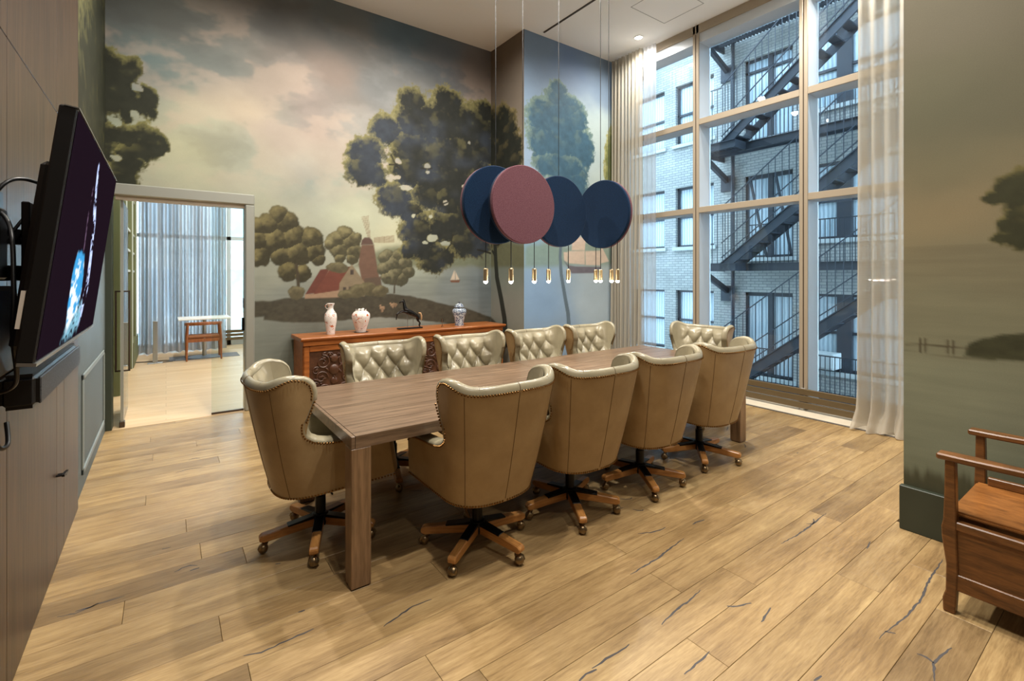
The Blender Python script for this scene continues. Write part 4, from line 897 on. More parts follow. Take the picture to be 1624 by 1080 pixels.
# ------------------------------------------------------------------ tufted swivel armchair
def make_chair(name, label):
    root = thing(name, label, 'armchair', group='swivel armchairs around the table')
    NE = 2.7; ZB = .35
    def S(p, z, off=0.0):
        k = (z-ZB)/(1.0-ZB); w = .272+.068*k-off-.012*(1-k)**3; yb = -.285-.120*k+off+.02*(1-k)**3; R = .20-off*.5
        a = abs(p); sg = 1 if p >= 0 else -1
        if a <= 1:
            th = a*math.pi/2; x = w*math.sin(th)**(2/NE); y = yb+R-R*max(0.0, math.cos(th))**(2/NE)
        else:
            x = w-(a-1)*.02; y = yb+R+(a-1)
        return Vector((sg*x, y, z))
    top = [(0,.972),(.2,.971),(.4,.972),(.55,.976),(.68,.988),(.8,1.006),(.9,1.020),(.98,1.025),(1.035,1.015),(1.065,.985),(1.07,.94),(1.06,.895),(1.035,.85),(1.01,.805),(.99,.765),(.985,.73),(.998,.70),(1.03,.675),(1.08,.66),(1.15,.652),(1.24,.646),(1.33,.638),(1.40,.622),(1.435,.595)]
    # resample the top edge evenly along its length
    def resample(pts, n):
        d = [0]
        for a, b in zip(pts, pts[1:]): d.append(d[-1]+(S(*a)-S(*b)).length)
        out = []
        for i in range(n):
            t = d[-1]*i/(n-1); j = 0
            while j < len(d)-2 and d[j+1] < t: j += 1
            q = (t-d[j])/max(1e-9, d[j+1]-d[j]); out.append((pts[j][0]+(pts[j+1][0]-pts[j][0])*q, pts[j][1]+(pts[j+1][1]-pts[j][1])*q))
        return out, d[-1]
    half, ln = resample(top, 64)
    full = [(-p, z) for p, z in half[::-1]] + half[1:]
    # outer shell columns: bottom p spread evenly, curving to the top edge
    N = len(full); PB = 1.43; NV = 16
    def bot(i):
        p = full[i][0]; z = ZB + .012*min(1, abs(p)) + (.02 if abs(p) > 1.2 else 0)*(abs(p)-1.2)/.23
        u = -1+2*i/(N-1); pb = PB*(abs(u)**.8)*(1 if u >= 0 else -1)
        return pb, z
    cols = []
    for i in range(N):
        pt, zt = full[i]; pb, zb = bot(i); c = []
        for j in range(NV+1):
            h = j/NV; e = h*h*(3-2*h); q = S(pb+(pt-pb)*(h*.4+e*.6), zb+(zt-zb)*h)
            c.append(q)
        cols.append(c)
    b = MB().grid([[tuple(q) for q in c] for c in cols])
    # inner face and front closure of the arms
    def TH_(p, z):
        a = max(0.0, min(1.0, (z-.66)/.12)); return .080*(1-a)+.046*a
    inn = []
    for i in range(N):
        pt, zt = full[i]; pb, zb = bot(i); c = []
        for j in range(7):
            h = j/6; c.append(tuple(S(pb+(pt-pb)*h, max(zb+.02, .42)+(zt-max(zb+.02, .42))*h, TH_(pt, max(zb+.02, .42)+(zt-max(zb+.02, .42))*h))))
        inn.append(c)
    shell = b.build('back_shell', M['leather_out'], root, smooth=.9)
    MB().grid(inn).build('inner_lining', M['leather_in'], root, smooth=.9)
    for sg in (0, -1):
        c = cols[sg]; ci = inn[sg]; fr = MB()
        rows = []
        for j in range(NV+1):
            h = j/NV; q = c[j]; i0 = h*6; k = min(5, int(i0)); f = i0-k
            r = Vector(ci[k])*(1-f)+Vector(ci[k+1])*f
            rows.append([tuple(q), tuple(q*.66+r*.34+Vector((0,.018,0))), tuple(q*.33+r*.67+Vector((0,.018,0))), tuple(r)])
        fr.grid(rows).build('arm_front', M['leather_out'], root, smooth=.9)
    # rolled rim along the whole top edge, bridging outer and inner leather
    def edge_frame(pts, i):
        c = S(*pts[i]); t = (S(*pts[min(i+1, len(pts)-1)])-S(*pts[max(i-1, 0)])).normalized()
        n = S(*pts[i])-S(pts[i][0], pts[i][1], .04); n.z = 0; n.normalize(); e = n.cross(t)
        if e.dot(Vector((0, .3, 1))) < 0: e = -e
        return c, n, e.normalized()
    rows = []
    for i, (pp, z) in enumerate(full):
        c, n, e = edge_frame(full, i); hgt = .016 + .020*max(0.0, min(1.0, (1.0-abs(pp))/.25))*(1 if z > .9 else 0)
        ci = S(pp, z, TH_(pp, z)); m = (c+ci)/2; hw = (c-ci).length/2
        rows.append([tuple(m+(c-ci).normalized()*(hw*math.cos(a)*1.04)+e*(hgt*math.sin(a)-.003)) for a in [math.pi*k/9 for k in range(10)]])
    MB().grid(rows).build('rolled_rim', M['leather_in'], root, smooth=1.2)
    # pleats in the rim roll
    for p in (-.42, 0.0, .42):
        pl = MB()
        z = .972; m = S(p, z, .023)+Vector((0,0,-.003)); t = (S(p+.02, z)-S(p-.02, z)).normalized(); n = Vector((-t.y, t.x, 0))
        pl.ring_path([tuple(m+n*(.025*math.cos(a))+Vector((0,0,.0365*math.sin(a)))) for a in [math.pi*k/8 for k in range(9)]], .0016, 5)
        pl.build('rim_seam', M['seam'], root)
    # nail heads: under the rim outside, and along the hem
    nl = MB()
    def nail(c, n):
        n = n.normalized(); a = n.cross(Vector((0,0,1))); a = a.normalized() if a.length > .01 else Vector((1,0,0)); w = n.cross(a); r = .0066
        vs = [tuple(c+(a*math.cos(t)+w*math.sin(t))*r) for t in [math.pi*k/3 for k in range(6)]] + [tuple(c+(a*math.cos(t)+w*math.sin(t))*r*.6+n*.004) for t in [math.pi*k/3 for k in range(6)]]
        nl.add(vs, [(k,(k+1) % 6,(k+1) % 6+6,k+6) for k in range(6)]+[tuple(range(6,12))])
    def walk(curve, step):
        acc = 0; last = curve[0][0]
        for c, n in curve:
            acc += (c-last).length; last = c
            if acc >= step: nail(c, n); acc = 0
    fine, _ = resample([h_ for h_ in top], 420)
    for sg in (1, -1):
        cur = []
        fs_ = [(sg*a_, b_) for a_, b_ in fine]
        for i in range(len(fs_)):
            c, n, e = edge_frame(fs_, i); cur.append((c-e*.009+n*.003, n))
        walk(cur, .0145)
        hem = []
        for i in range(300):
            p = PB*i/299*sg; z = ZB+.012*min(1, abs(p))+.008; q = S(p, z); i_ = S(p, z, .05); hem.append((q+(q-i_).normalized()*.002, q-i_))
        walk(hem, .0145)
    tag(nl.build('nailhead_trim', M['nail'], root), kind='stuff')
    # stitched seams down the back
    for p in (-.62, 0.0, .62):
        sm = MB()
        pts = [S(p*(1-.10*(1-h)), ZB+.02+(.958-ZB-.02)*h)+Vector((0,-.0005,0)) for h in [k/14 for k in range(15)]]
        sm.ring_path([tuple(q) for q in pts], .0017, 5)
        sm.build('back_seam', M['seam'], root)
    # buttoned inner back
    dx, dz, zt0 = .071, .090, .885
    G = []; NX, NZ = 96, 56
    def ztop(q):
        q = abs(q)
        for (p0, z0), (p1, z1) in zip(top, top[1:]):
            if p0 <= q <= p1: return z0+(z1-z0)*(q-p0)/max(1e-9, p1-p0)
        return .97
    def inner(s, z):
        q = math.asin(min(1.0, abs(s))**(NE/2))*2/math.pi*(1 if s >= 0 else -1)
        c0 = S(q, z, TH_(q, z)); n = S(q, z, .08)-S(q, z, 0); n.z = 0
        return q, c0, n.normalized()
    def wid(z):
        k = (z-ZB)/(1.0-ZB); return .272+.068*k-.046
    for i in range(NX+1):
        s = (-1+2*i/NX)*.995; row = []; q0 = math.asin(abs(s)**(NE/2))*2/math.pi; zt = ztop(q0)
        for j in range(NZ+1):
            z = .46+(zt+.002-.46)*j/NZ; q, c0, n = inner(s, z); x = s*wid(z)
            u = x/dx; v = (zt0-z)/dz
            if v >= 0: h = (abs(math.sin(math.pi*(u+v+1)/2))*abs(math.sin(math.pi*(u-v+1)/2)))**.42
            else:
                h = abs(math.sin(math.pi*(u+1)/2))**.84; f = min(1, -v/1.0); h = h*(1-f)+.6*f
            fd = max(0.0, min(1.0, (.285-abs(x))/.06)); h = h*fd+(1-fd)*.55
            e = max(0.0, min(1.0, (zt-z)/.05)); g = max(0.0, min(1.0, (.99-abs(s))/.10))
            row.append(tuple(c0+n*(.001+.050*h*(.25+.75*e)*g)))
        G.append(row)
    MB().grid(G).build('tufted_back', M['leather_in'], root, smooth=1.4)
    bt = MB()
    for r in range(4):
        z = zt0-dz*r
        for c in ((-2,0,2) if r % 2 == 0 else (-3,-1,1,3)):
            q, c0, n = inner(c*dx/wid(z), z); m = c0+n*.008
            bt.ball(tuple(m), .0085, 8, 5, sy=.7)
    tag(bt.build('tuft_buttons', M['leather_in'], root, smooth=1.2), kind='stuff')
    # seat
    MB().bx(-.215,.215,-.24,.27,.44,.535).build('seat_cushion', M['leather_in'], root, bevel=.035, seg=3, smooth=1.0)
    MB().bx(-.19,.19,-.19,.20,.365,.44).build('seat_base', M['black'], root, bevel=.02)
    MB().bx(-.10,.10,-.12,.12,.325,.366).cyl((.10,0,.34),(.24,0,.34),.006,n=6).build('tilt_mechanism', M['black_metal'], root, bevel=.004)
    MB().cyl((0,0,.10),(0,0,.25),.030,n=16).cyl((0,0,.25),(0,0,.335),.022,n=16).build('gas_column', M['black_metal'], root, smooth=.6)
    MB().lathe([(.001,.085),(.045,.085),(.05,.10),(.045,.15),(.03,.155),(.001,.155)], 20).build('hub', M['black_metal'], root, smooth=.6)
    legm = MB().prism([(.03,.085),(.30,.066),(.325,.075),(.325,.098),(.31,.108),(.04,.142)], 1, -.024, .024).mesh('leg', M['chair_leg'], bevel=.005)
    capm = MB().prism([(.028,.130),(.18,.118),(.18,.1275),(.03,.148)], 1, -.0255, .0255).mesh('leg_plate', M['black_metal'], bevel=.002)
    casm = MB().cyl((.30,0,.052),(.30,0,.072),.008,n=8).ball((.305,0,.029),.027,14,8,sz=1.05).ring_path([(.283,-.012,.05),(.30,0,.056),(.318,.012,.046),(.326,.012,.03)],.010,6).mesh('caster', M['caster'], smooth=1.0)
    for i in range(5):
        a = math.radians(STAR + 72*i); l = link('leg', legm, root, None, (0,0,a)); link('leg_plate', capm, l); link('caster', casm, l)
    return root
STAR = 0.0
chair = make_chair('swivel_armchair', 'x')
PI = math.pi
spots = [ (1.455, 2.36, .03, 'tan leather swivel armchair nearest camera, its back to us, left end of near table side'),
          (2.175, 2.36, .0, 'tan leather swivel armchair second from left along the near table side'),
          (2.884, 2.36, .0, 'tan leather swivel armchair third from left along the near table side'),
          (3.678, 2.38, .0, 'tan leather swivel armchair at the window end of the near table side'),
          (.745, 2.98, -PI/2+.02, 'leather swivel armchair at the table head closest to the television'),
          (1.43, 3.56, PI-.03, 'tufted leather swivel armchair on far table side in front of left sideboard panel'),
          (2.246, 3.56, PI, 'tufted leather swivel armchair on far table side before the sideboard right half'),
          (3.02, 3.56, PI+.03, 'tufted leather swivel armchair on far table side under the painted column'),
          (3.78, 3.57, PI+.04, 'tufted leather swivel armchair on far table side closest to left curtain'),
          (4.53, 3.03, PI/2+.06, 'tufted leather swivel armchair at the table head closest to the window') ]
stars = [70, 26, 23, 5, 34, 40, 12, 55, 30, 18]
for i, (x, y, a, lb_) in enumerate(spots):
    o = chair if i == 0 else copy_tree(chair)
    o.location = (x, y, 0); o.rotation_euler = (0,0,a); o['label'] = lb_
    for j, l_ in enumerate([c_ for c_ in o.children if c_.name.startswith('leg')]): l_.rotation_euler = (0,0,math.radians(stars[i]+72*j)-a)

# ------------------------------------------------------------------ sideboard and its ornaments
SX0, SX1, SYF, SYB, SZ = 1.25, 3.98, 5.74, 6.235, .855
sb = thing('carved_sideboard', 'long polished mahogany sideboard with carved front panels against the mural', 'sideboard', ((SX0+SX1)/2, (SYF+SYB)/2, 0))
sx, sy = (SX0+SX1)/2, (SYF+SYB)/2
top = MB().prism([(SYF-.035-sy, SZ-.022), (SYF-.035-sy, SZ-.008), (SYF-.028-sy, SZ), (SYB-sy, SZ), (SYB-sy, SZ-.045), (SYF-.005-sy, SZ-.045)], 0, SX0-.03-sx, SX1+.03-sx)
top.build('top', M['sideboard'], sb, bevel=.003)
MB().bx(SX0-sx, SX1-sx, SYF+.03-sy, SYB-sy, .05, SZ-.045).build('body', M['sideboard'], sb)
MB().bx(SX0-.015-sx, SX1+.015-sx, SYF-.01-sy, SYB-sy, 0, .07).build('plinth', M['sideboard'], sb, bevel=.008)
MB().bx(SX0-sx, SX1-sx, SYF-sy, SYF+.03-sy, SZ-.10, SZ-.045).build('frieze', M['sideboard'], sb, bevel=.006)
npn = 4; pw = (SX1-SX0)/npn
def carve():
    b = MB(); rg = random.Random(4); w, h = pw-.20, SZ-.10-.07-.14
    def spiral(cx, cz, r, turns, sgn, ph, th):
        pts = []; rr = []
        for i in range(26):
            t = i/25; a = ph+sgn*turns*2*math.pi*t; q = r*(1-.86*t); pts.append((cx+q*math.cos(a), -.006-.01*t, cz+q*math.sin(a))); rr.append((th*(1-.5*t)))
        b.ring_path(pts, rr, 6)
    for sg in (-1, 1):
        spiral(sg*w*.27, h*.27, .085, 1.5, sg, math.pi*.5, .011); spiral(sg*w*.30, -h*.05, .075, 1.4, -sg, 0, .010); spiral(sg*w*.22, -h*.32, .085, 1.5, sg, -math.pi*.5, .011)
        spiral(sg*w*.42, h*.10, .045, 1.3, -sg, 1, .008); spiral(sg*w*.43, -h*.22, .045, 1.3, sg, 2, .008); spiral(sg*w*.09, h*.40, .04, 1.2, sg, 3, .008)
    for i in range(46):
        x, z = rg.uniform(-w*.46, w*.46), rg.uniform(-h*.46, h*.46); a = rg.uniform(0, 3.14); l = rg.uniform(.02, .045)
        b.ring_path([(x-l*math.cos(a), -.002, z-l*math.sin(a)), (x, -.012, z), (x+l*math.cos(a), -.002, z+l*math.sin(a))], [.003,.012,.003], 6)
    for k, (r, z) in enumerate(((.05, .18), (.062, .05), (.045, -.08), (.055, -.2))): b.ball((0, -.004, z), r, 12, 8, sy=.4)
    return b.mesh('carving', M['carving'], smooth=1.0)
carve_me = carve()
pan_h0, pan_h1 = .09, SZ-.115
for i in range(npn):
    cx_ = SX0+pw*(i+.5)-sx; d = MB()
    x0, x1 = -pw/2+.035, pw/2-.035
    d.bx(x0, x1, .012, .03, pan_h0, pan_h1)
    p = d.build('panel', M['carving'], sb, loc=(cx_, SYF-sy, 0))
    f = MB().bx(x0-.03, x0+.03, -.006, .02, pan_h0-.02, pan_h1+.01).bx(x1-.03, x1+.03, -.006, .02, pan_h0-.02, pan_h1+.01).bx(x0+.03, x1-.03, -.006, .02, pan_h1-.05, pan_h1+.01).bx(x0+.03, x1-.03, -.006, .02, pan_h0-.02, pan_h0+.04)
    f.build('moulded_frame', M['sideboard'], p, bevel=.006, seg=2)
    link('carving', carve_me, p, (0, .012, (pan_h0+pan_h1)/2))

v1 = thing('porcelain_vase', 'tall white porcelain vase with orange flowers and ear handle on sideboard', 'vase', (1.60, 5.93, SZ))
MB().lathe([(.001,.0),(.046,.0),(.048,.01),(.052,.06),(.068,.15),(.073,.20),(.066,.245),(.042,.28),(.030,.305),(.030,.33),(.046,.365),(.047,.37),(.038,.366),(.024,.33),(.001,.30)], 36).build('body', M['imari'], v1, smooth=.9)
MB().ring_path([(-.03,0,.30),(-.055,0,.315),(-.062,0,.345),(-.045,0,.36)], .006, 8).build('handle', M['imari'], v1, smooth=1)
v2 = thing('porcelain_vase', 'squat white porcelain jar with scalloped rim and floral sprays on sideboard', 'vase', (1.965, 5.93, SZ))
b = MB(); n = 40; prof = [(.058,.0),(.06,.01),(.075,.06),(.098,.13),(.112,.19),(.108,.225),(.085,.25),(.066,.262),(.064,.275)]
rows = []
for k in range(n+1):
    a = 2*PI*k/n; fl_ = 1+.035*math.cos(8*a); rows.append([(r*fl_*math.cos(a), r*fl_*math.sin(a), z + (.012*math.cos(8*a) if i == len(prof)-1 else 0)) for i, (r, z) in enumerate(prof)])
b.grid(rows).lathe([(.001,.0),(.058,.0),(.058,.004),(.001,.004)], 24).build('body', M['imari'], v2, smooth=.9)
MB().ball((-.02,0,.275),.022,10,6,sz=.7).ball((.03,.01,.278),.016,10,6).ball((.0,-.03,.276),.015,10,6).build('rim_ornament', M['porcelain'], v2, smooth=1)
MB().lathe([(.001,-.004),(.085,-.004),(.088,0),(.001,0)], 28).build('stand', M['black'], v2)
v2.location.z = SZ+.004
v3 = thing('ginger_jar', 'blue and white lidded ginger jar at right end of sideboard', 'jar', (3.36, 5.93, SZ))
MB().lathe([(.001,0),(.062,0),(.064,.01),(.062,.05),(.078,.12),(.098,.18),(.102,.205),(.09,.232),(.06,.245),(.05,.25),(.05,.262),(.001,.262)], 36).build('body', M['delft'], v3, smooth=.9)
ld_ = MB().lathe([(.001,.258),(.074,.258),(.076,.264),(.060,.27),(.052,.295),(.03,.31),(.001,.313)], 32).build('lid', M['delft'], v3, smooth=.9)
MB().ball((0,0,.322),.013,10,6).build('knob', plain('dark_knob', (40,44,56), .3), ld_, smooth=1)
v4 = thing('small_glass_ornament', 'tiny clear glass figurine on sideboard beside ginger jar', 'ornament', (3.075, 5.90, SZ))
MB().lathe([(.001,0),(.016,0),(.016,.006),(.004,.02),(.003,.05),(.014,.07),(.017,.085),(.012,.10),(.006,.11),(.001,.112)], 20).build('body', glass('clear_ornament', (.96,.94,.9), 1.9), v4, smooth=1)
# rearing horse statuette
hs = thing('horse_statuette', 'glossy black rearing horse statuette on a plinth on the sideboard', 'statuette', (2.62, 5.93, SZ))
MB().bx(-.175,.165,-.035,.035,0,.018).build('plinth', M['black_metal'], hs, bevel=.004)
def skin_obj(name, verts, edges, mat, parent, root=0, sub=2):
    me = bpy.data.meshes.new(name); me.from_pydata([v[:3] for v in verts], edges, []); o = link(name, me, parent)
    md = o.modifiers.new('skin', 'SKIN'); md.use_smooth_shade = True
    sk = me.skin_vertices[0].data
    for i, v in enumerate(verts): sk[i].radius = (v[3], v[4] if len(v) > 4 else v[3]); sk[i].use_root = (i == root)
    o.modifiers.new('sub', 'SUBSURF').levels = sub; o.modifiers['sub'].render_levels = sub
    me.materials.append(mat); return o
hv = [(.085,0,.175,.040,.036),(.03,0,.20,.038,.034),(-.03,0,.225,.040,.038),(-.075,0,.26,.036,.028),     # 0-3 rump..chest/shoulder
      (-.085,0,.30,.026,.018),(-.095,0,.345,.020,.014),(-.105,0,.372,.018,.013),(-.135,0,.358,.012,.010),(-.158,0,.345,.009,.008),  # 4-8 neck, head
      (.115,.022,.15,.026,.020),(.112,.026,.105,.014,.012),(.145,.026,.075,.009,.008),(.135,.026,.035,.007,.007),(.148,.026,.022,.009,.009),   # 9-13 hind leg
      (.112,-.022,.15,.026,.020),(.100,-.026,.105,.014,.012),(.130,-.026,.070,.009,.008),(.118,-.026,.035,.007,.007),(.130,-.026,.022,.009,.009), # 14-18
      (-.085,.022,.225,.016,.013),(-.115,.025,.225,.011,.009),(-.165,.026,.20,.008,.007),(-.185,.026,.15,.006,.006),(-.182,.026,.125,.008,.008),   # 19-23 front leg
      (-.085,-.022,.225,.016,.013),(-.125,-.025,.245,.011,.009),(-.16,-.026,.235,.008,.007),(-.20,-.026,.205,.006,.006),(-.21,-.026,.188,.008,.008)]
he = [(0,1),(1,2),(2,3),(3,4),(4,5),(5,6),(6,7),(7,8),(0,9),(9,10),(10,11),(11,12),(12,13),(0,14),(14,15),(15,16),(16,17),(17,18),(2,19),(19,20),(20,21),(21,22),(22,23),(2,24),(24,25),(25,26),(26,27),(27,28)]
skin_obj('body', hv, he, M['horse'], hs)
for sgn in (-1, 1): MB().ring_path([(-.098, sgn*.009, .385), (-.094, sgn*.012, .402)], [.006,.001], 6).build('ear', M['horse'], hs)
MB().ring_path([(.118,0,.205),(.145,0,.20),(.158,0,.165),(.160,0,.125),(.155,0,.10)], [.008,.012,.013,.010,.003], 8).build('tail', M['tail'], hs, smooth=1)
MB().ring_path([(-.092,0,.385),(-.078,0,.345),(-.068,0,.305),(-.05,0,.275)], [(.004,.008)]*4, 6).build('mane', M['horse'], hs, smooth=1)
for xx, zz in ((-.04,.20),(.04,.18)): MB().cyl((xx,0,.018),(xx,0,zz),.003,n=6).build('support_rod', M['steel'], hs)

# ------------------------------------------------------------------ pendant lamp cluster with felt discs
RD = .292; ZD = 2.083
def disc(label, x, y, front, rz=0.0, cords=(0.0,)):
    t = thing('felt_disc_baffle', label, 'acoustic disc', (x, y, ZD), rz, group='hanging felt discs')
    n = 64; th = .027
    for s, mt in ((-1, M['felt_blue'] if front == 'blue' else M['felt_pink']), (1, M['felt_pink'] if front == 'blue' else M['felt_blue'])):
        b = MB(); vs = []; y0, y1 = (s*.001, s*th)
        prof = [(RD, y0), (RD, y1-s*.006), (RD-.006, y1)]
        for r, yy in prof: vs += [(r*math.cos(2*PI*k/n), yy, r*math.sin(2*PI*k/n)) for k in range(n)]
        fs = [(i*n+k, i*n+(k+1) % n, (i+1)*n+(k+1) % n, (i+1)*n+k) for i in range(2) for k in range(n)] + [tuple(range(2*n, 3*n)), tuple(range(n))[::-1]]
        b.add(vs, fs).build('felt_face', mt, t, smooth=.5)
    for cx_ in cords: MB().cyl((cx_,0,math.sqrt(RD*RD-cx_*cx_)-.004),(cx_,0,ZC-ZD),.0028,n=6).build('suspension_cord', M['cable'], t)
disc('navy felt disc at left end of the pendant cluster, behind the mauve one', 2.008, 2.995, 'blue')
disc('mauve felt disc facing the camera in the pendant cluster', 2.163, 2.862, 'pink')
disc('navy felt disc in the middle of the pendant cluster right of the mauve one', 2.632, 2.990, 'blue')
disc('navy felt disc with mauve back at right end of the pendant cluster', 3.062, 2.900, 'blue', -PI/2+.06, (-.03, .06))
lamp_cyl = MB().lathe([(.001,.0),(.0155,.0),(.0175,-.002),(.0175,.088),(.014,.093),(.001,.093)], 20).mesh('brass_sleeve', M['brass'], smooth=.6)
bulb_me = MB().ball((0,0,-.004),.0165,14,8,sz=1.0).mesh('bulb', M['bulb'], smooth=1.2)
def pendant(x, y, label, ztop):
    t = thing('pendant_lamp', label, 'pendant lamp', (x, y, 1.515), group='brass pendant lamps')
    link('brass_sleeve', lamp_cyl, t); link('bulb', bulb_me, t)
    MB().cyl((0,0,.093),(0,0,ztop-1.515),.0032,n=6).build('cord', M['cable'], t)
    pl_ = bpy.data.lights.new('bulb_glow', 'POINT'); pl_.energy = 2.2; pl_.color = (1,.88,.70); pl_.shadow_soft_size = .02
    lo = bpy.data.objects.new('bulb_glow', pl_); COL.objects.link(lo); lo.parent = t; lo.location = (0,0,-.03)
ORD = ['first','second','third','fourth','fifth','sixth','seventh','eighth','ninth']
PEND = [(1.92, 2.995), (2.055, 2.862), (2.273, 2.862), (2.523, 2.99), (2.74, 2.99), (3.055, 2.98), (3.055, 2.923), (3.055, 2.797), (3.055, 2.73)]
for i, (x, y) in enumerate(PEND): pendant(x, y, 'brass pendant lamp, %s from the left in the row over the table' % ORD[i], 1.86)

# ------------------------------------------------------------------ television, sound bar, cables
tv = thing('television', 'large tilted flat television on a wall arm showing a blue white image', 'television', (-.237, 2.378, 1.665)); tv.rotation_euler = (0, .124, 0)
TW, TH = 1.22, .686
MB().bx(-.040, -.001, -TW/2-.006, TW/2+.006, -TH/2-.006, TH/2+.006).build('case', M['black'], tv, bevel=.004)
MB().bx(-.075, -.040, -TW*.42, TW*.42, -TH*.48, TH*.30).build('rear_housing', M['black'], tv, bevel=.012)
MB().bx(-.035, .003, -TW/2-.006, TW/2+.006, -TH/2-.014, -TH/2-.005).build('bottom_trim', M['steel'], tv)
edge = MB().bx(-.03,.002,-TW/2-.008,TW/2+.008,TH/2+.004,TH/2+.007).build('top_trim', M['steel'], tv)
def screen():
    ny, nz = 160, 100; Y, Z = np.meshgrid(np.linspace(-TW/2, TW/2, ny), np.linspace(-TH/2, TH/2, nz))
    p = Paint(Y, Z); p.C[:] = L((20,10,18)); n = fbm(Y*14, Z*30, 5, 4); nn = fbm(Y*40, Z*90, 6, 3)
    def soft(pts, w0, w1, c, thr):
        q = Paint(Y, Z); q.line(pts, w0, w1, (255,255,255)); m = q.C[..., 0]*sstep(thr, thr+.1, n*.6+nn*.4); p.over(m, L(c)*(0.3+1.2*nn)[..., None])
    soft(MU['tv_streak'], .02, .045, (190,205,250), .42); soft(MU['tv_line'], .01, .012, (90,70,90), .45)
    q = Paint(Y, Z); q.poly(MU['tv_low'], (255,255,255), .02, .03, 12); p.over(q.C[..., 0]*sstep(.3, .5, nn), L((120,170,190))*(.4+1.0*n)[..., None])
    q = Paint(Y, Z); q.poly(MU['tv_fig'], (255,255,255), .012, .03, 12); c = L((60,150,205))*(1-sstep(.45,.6,n)[..., None]) + L((225,240,248))*sstep(.45,.6,n)[..., None]; p.over(q.C[..., 0], c)
    b = MB(); me = bpy.data.meshes.new('screen'); idx = np.arange(ny*nz).reshape(nz, ny)
    f = np.stack([idx[:-1,:-1], idx[:-1,1:], idx[1:,1:], idx[1:,:-1]], -1).reshape(-1, 4)
    me.from_pydata([(0.0005, float(a), float(c)) for a, c in zip(Y.ravel(), Z.ravel())], [], f.tolist())
    at = me.color_attributes.new('paint', 'FLOAT_COLOR', 'POINT'); at.data.foreach_set('color', np.concatenate([p.C.reshape(-1,3), np.ones((ny*nz,1))], 1).ravel().astype(np.float32))
    k = NT('lit_screen'); a = k.n('ShaderNodeVertexColor'); a.layer_name = 'paint'; k.col((.004,.003,.005)); k.l(a.outputs['Color'], k.b.inputs['Emission Color']); k.b.inputs['Emission Strength'].default_value = 1.3; k.set(k.b, Roughness=.5); k.b.inputs['Specular IOR Level'].default_value = 0.0
    me.materials.append(k.m); return link('screen', me, tv)
screen()
MB().bx(-.05,-.041,-TW/2-.004,-TW/2+.02,-.26,-.16).build('rating_label', M['porcelain'], tv)
wm = thing('wall_bracket', 'black swing arm bracket between television and wood panelled wall', 'bracket', (XL, 2.25, 1.62))
MB().bx(0,.02,-.12,.12,-.22,.22).build('wall_plate', M['black_metal'], wm, bevel=.003)
for zz in (.06, -.06): MB().bar((.02,-.04,zz),(.13,.06,zz),.03,.05).build('arm', M['black_metal'], wm)
MB().bx(.115,.135,-.18,.26,-.16,.16).build('tilt_plate', M['black_metal'], wm, bevel=.003)
pb_ = thing('power_box', 'black plastic power box with vents mounted behind the television', 'electronics box', (XL, 2.02, 1.36))
MB().bx(.0,.10,-.16,.10,-.10,.16).build('box', M['black'], pb_, bevel=.012)
MB().bx(.0,.07,.0,.14,.18,.40).build('adapter', M['black'], pb_, bevel=.006)
def cable(label, pts, r=.006):
    sp = []
    P = [Vector(p) for p in pts]
    for i in range(len(P)-1):
        p0, p1, p2, p3 = P[max(i-1,0)], P[i], P[i+1], P[min(i+2,len(P)-1)]
        for t in [k/8 for k in range(8)]:
            sp.append(.5*((2*p1)+(p2-p0)*t+(2*p0-5*p1+4*p2-p3)*t*t+(3*p1-p0-3*p2+p3)*t**3))
    sp.append(P[-1]); o0 = sp[0].copy()
    o = MB().ring_path([tuple(q-o0) for q in sp], r, 7).build('power_cable', M['cable'], None, smooth=1.2, loc=tuple(o0)); tag(o, label, 'cable', 'cables behind the television')
cable('black cable looping over the top behind the television', [(XL+.02,2.08,1.72),(XL+.08,2.10,1.84),(XL+.13,2.22,1.86),(-.30,2.34,1.82)])
cable('black cable hanging in a long loop left of the television bracket', [(XL+.02,2.2,1.78),(XL+.10,2.02,1.70),(XL+.125,1.93,1.52),(XL+.125,1.92,1.38),(XL+.12,1.98,1.24),(XL+.06,2.05,1.20)])
cable('thin black cable sagging from bracket down to the power box', [(XL+.04,2.32,1.72),(XL+.12,2.18,1.62),(XL+.13,2.06,1.48),(XL+.125,1.99,1.36),(XL+.11,2.05,1.24)], .005)
cable('black cable hanging below the sound bar end', [(XL+.03,2.08,1.24),(XL+.05,2.07,1.12),(XL+.06,2.10,1.03),(XL+.07,2.16,1.02),(XL+.06,2.20,1.08)], .007)
cable('second black cable looping beside the rear of the television', [(XL+.03,2.18,1.60),(XL+.10,2.2,1.74),(XL+.14,2.26,1.80),(-.32,2.38,1.76)], .005)
so = thing('sound_bar', 'long black sound bar mounted below the television', 'sound bar', (-.40, 2.70, 1.165))
MB().bx(-.045,.055,-.47,.47,-.058,.058).build('body', M['black'], so, bevel=.018, seg=3)
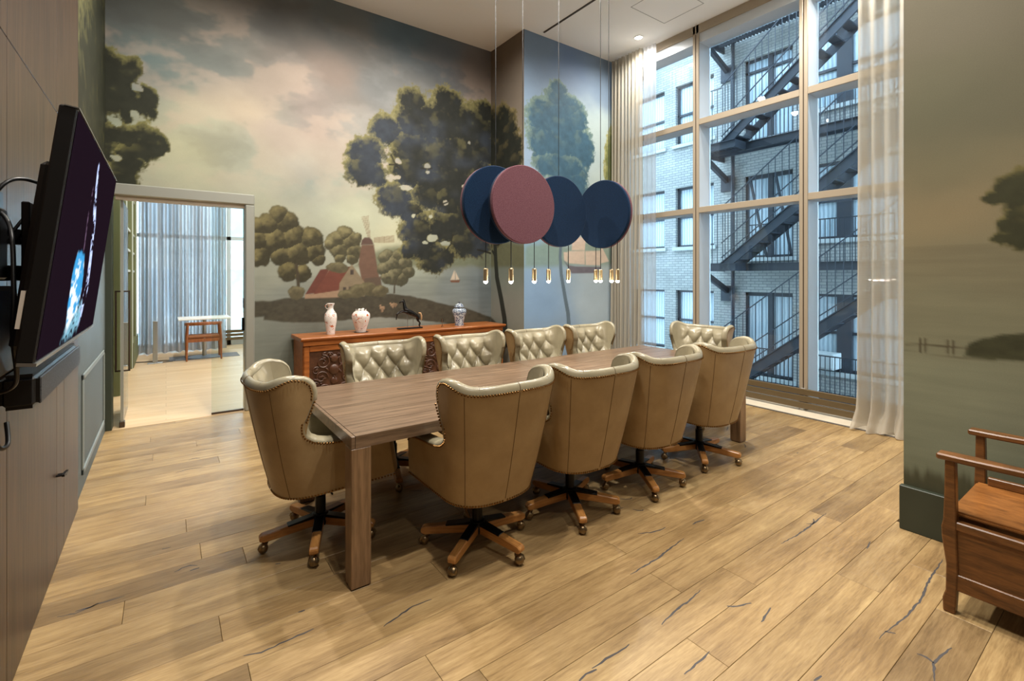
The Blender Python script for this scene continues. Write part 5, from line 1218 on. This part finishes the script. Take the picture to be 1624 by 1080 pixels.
gm = NT('speaker_mesh'); gm.col(gm.ramp(gm.noise(gm.coord(), 300, 1), [(.4, lin((30,31,34))), (.6, lin((70,72,76)))])); gm.set(gm.b, Roughness=.5)
MB().bx(.05,.058,-.45,.45,-.045,.045).build('grille', gm.m, so, bevel=.003)
MB().bx(-.075,-.045,-.2,-.12,-.04,.06).bx(-.075,-.045,.12,.2,-.04,.06).build('bracket', M['black_metal'], so)

# ------------------------------------------------------------------ box seat armchair by the right wall
bs = thing('box_seat_armchair', 'varnished oak hall chair with boxed seat and flat arms at right edge', 'armchair', (3.24, .33, 0))
def bpost(xx, yy, nm='post'):
    prof = [(-.018,0),(.02,0),(.022,.06),(.012,.10),(.010,.22),(.024,.34),(.026,.39),(.020,.42),(.016,.55),(.014,.70),(-.018,.70),(-.022,.42),(-.022,.34),(-.026,.2),(-.022,.08)]
    MB().prism([(yy+p[0]*1.1, p[1]) for p in prof], 0, xx-.024, xx+.024).build(nm, M['bench'], bs, bevel=.004)
for xx in (-.29, .29):
    bpost(xx, .285)
    MB().bx(xx-.022, xx+.022, -.30, -.255, 0, 1.05).build('rear_post', M['bench'], bs, bevel=.005)
    pr = [(-.036,.33),(.036,.33),(.040,.22),(.030,.05),(.026,-.26),(-.026,-.26),(-.030,.05),(-.040,.22)]
    MB().prism([(xx+a, b) for a, b in pr], 2, .70, .728).build('arm', M['bench'], bs, bevel=.006)
    MB().bx(xx-.010, xx+.010, -.26, .27, .14, .40).build('side_panel', M['bench'], bs)
    MB().bx(xx-.02, xx+.02, -.26, .268, .385, .425).build('upper_rail', M['bench'], bs, bevel=.005)
    MB().bx(xx-.018, xx+.018, -.26, .268, .11, .185).build('lower_rail', M['bench'], bs, bevel=.004)
MB().bx(-.265, .265, -.25, .295, .435, .458).build('seat', M['bench_seat'], bs, bevel=.008, seg=2)
MB().bx(-.265, .265, .262, .285, .14, .425).build('front_panel', M['bench'], bs)
MB().bx(-.27, .27, -.29, -.265, .46, 1.0).build('back_panel', M['bench'], bs)
MB().bx(.235, .265, -.25, .25, .458, .50).build('seat_batten', M['bench'], bs, bevel=.004)
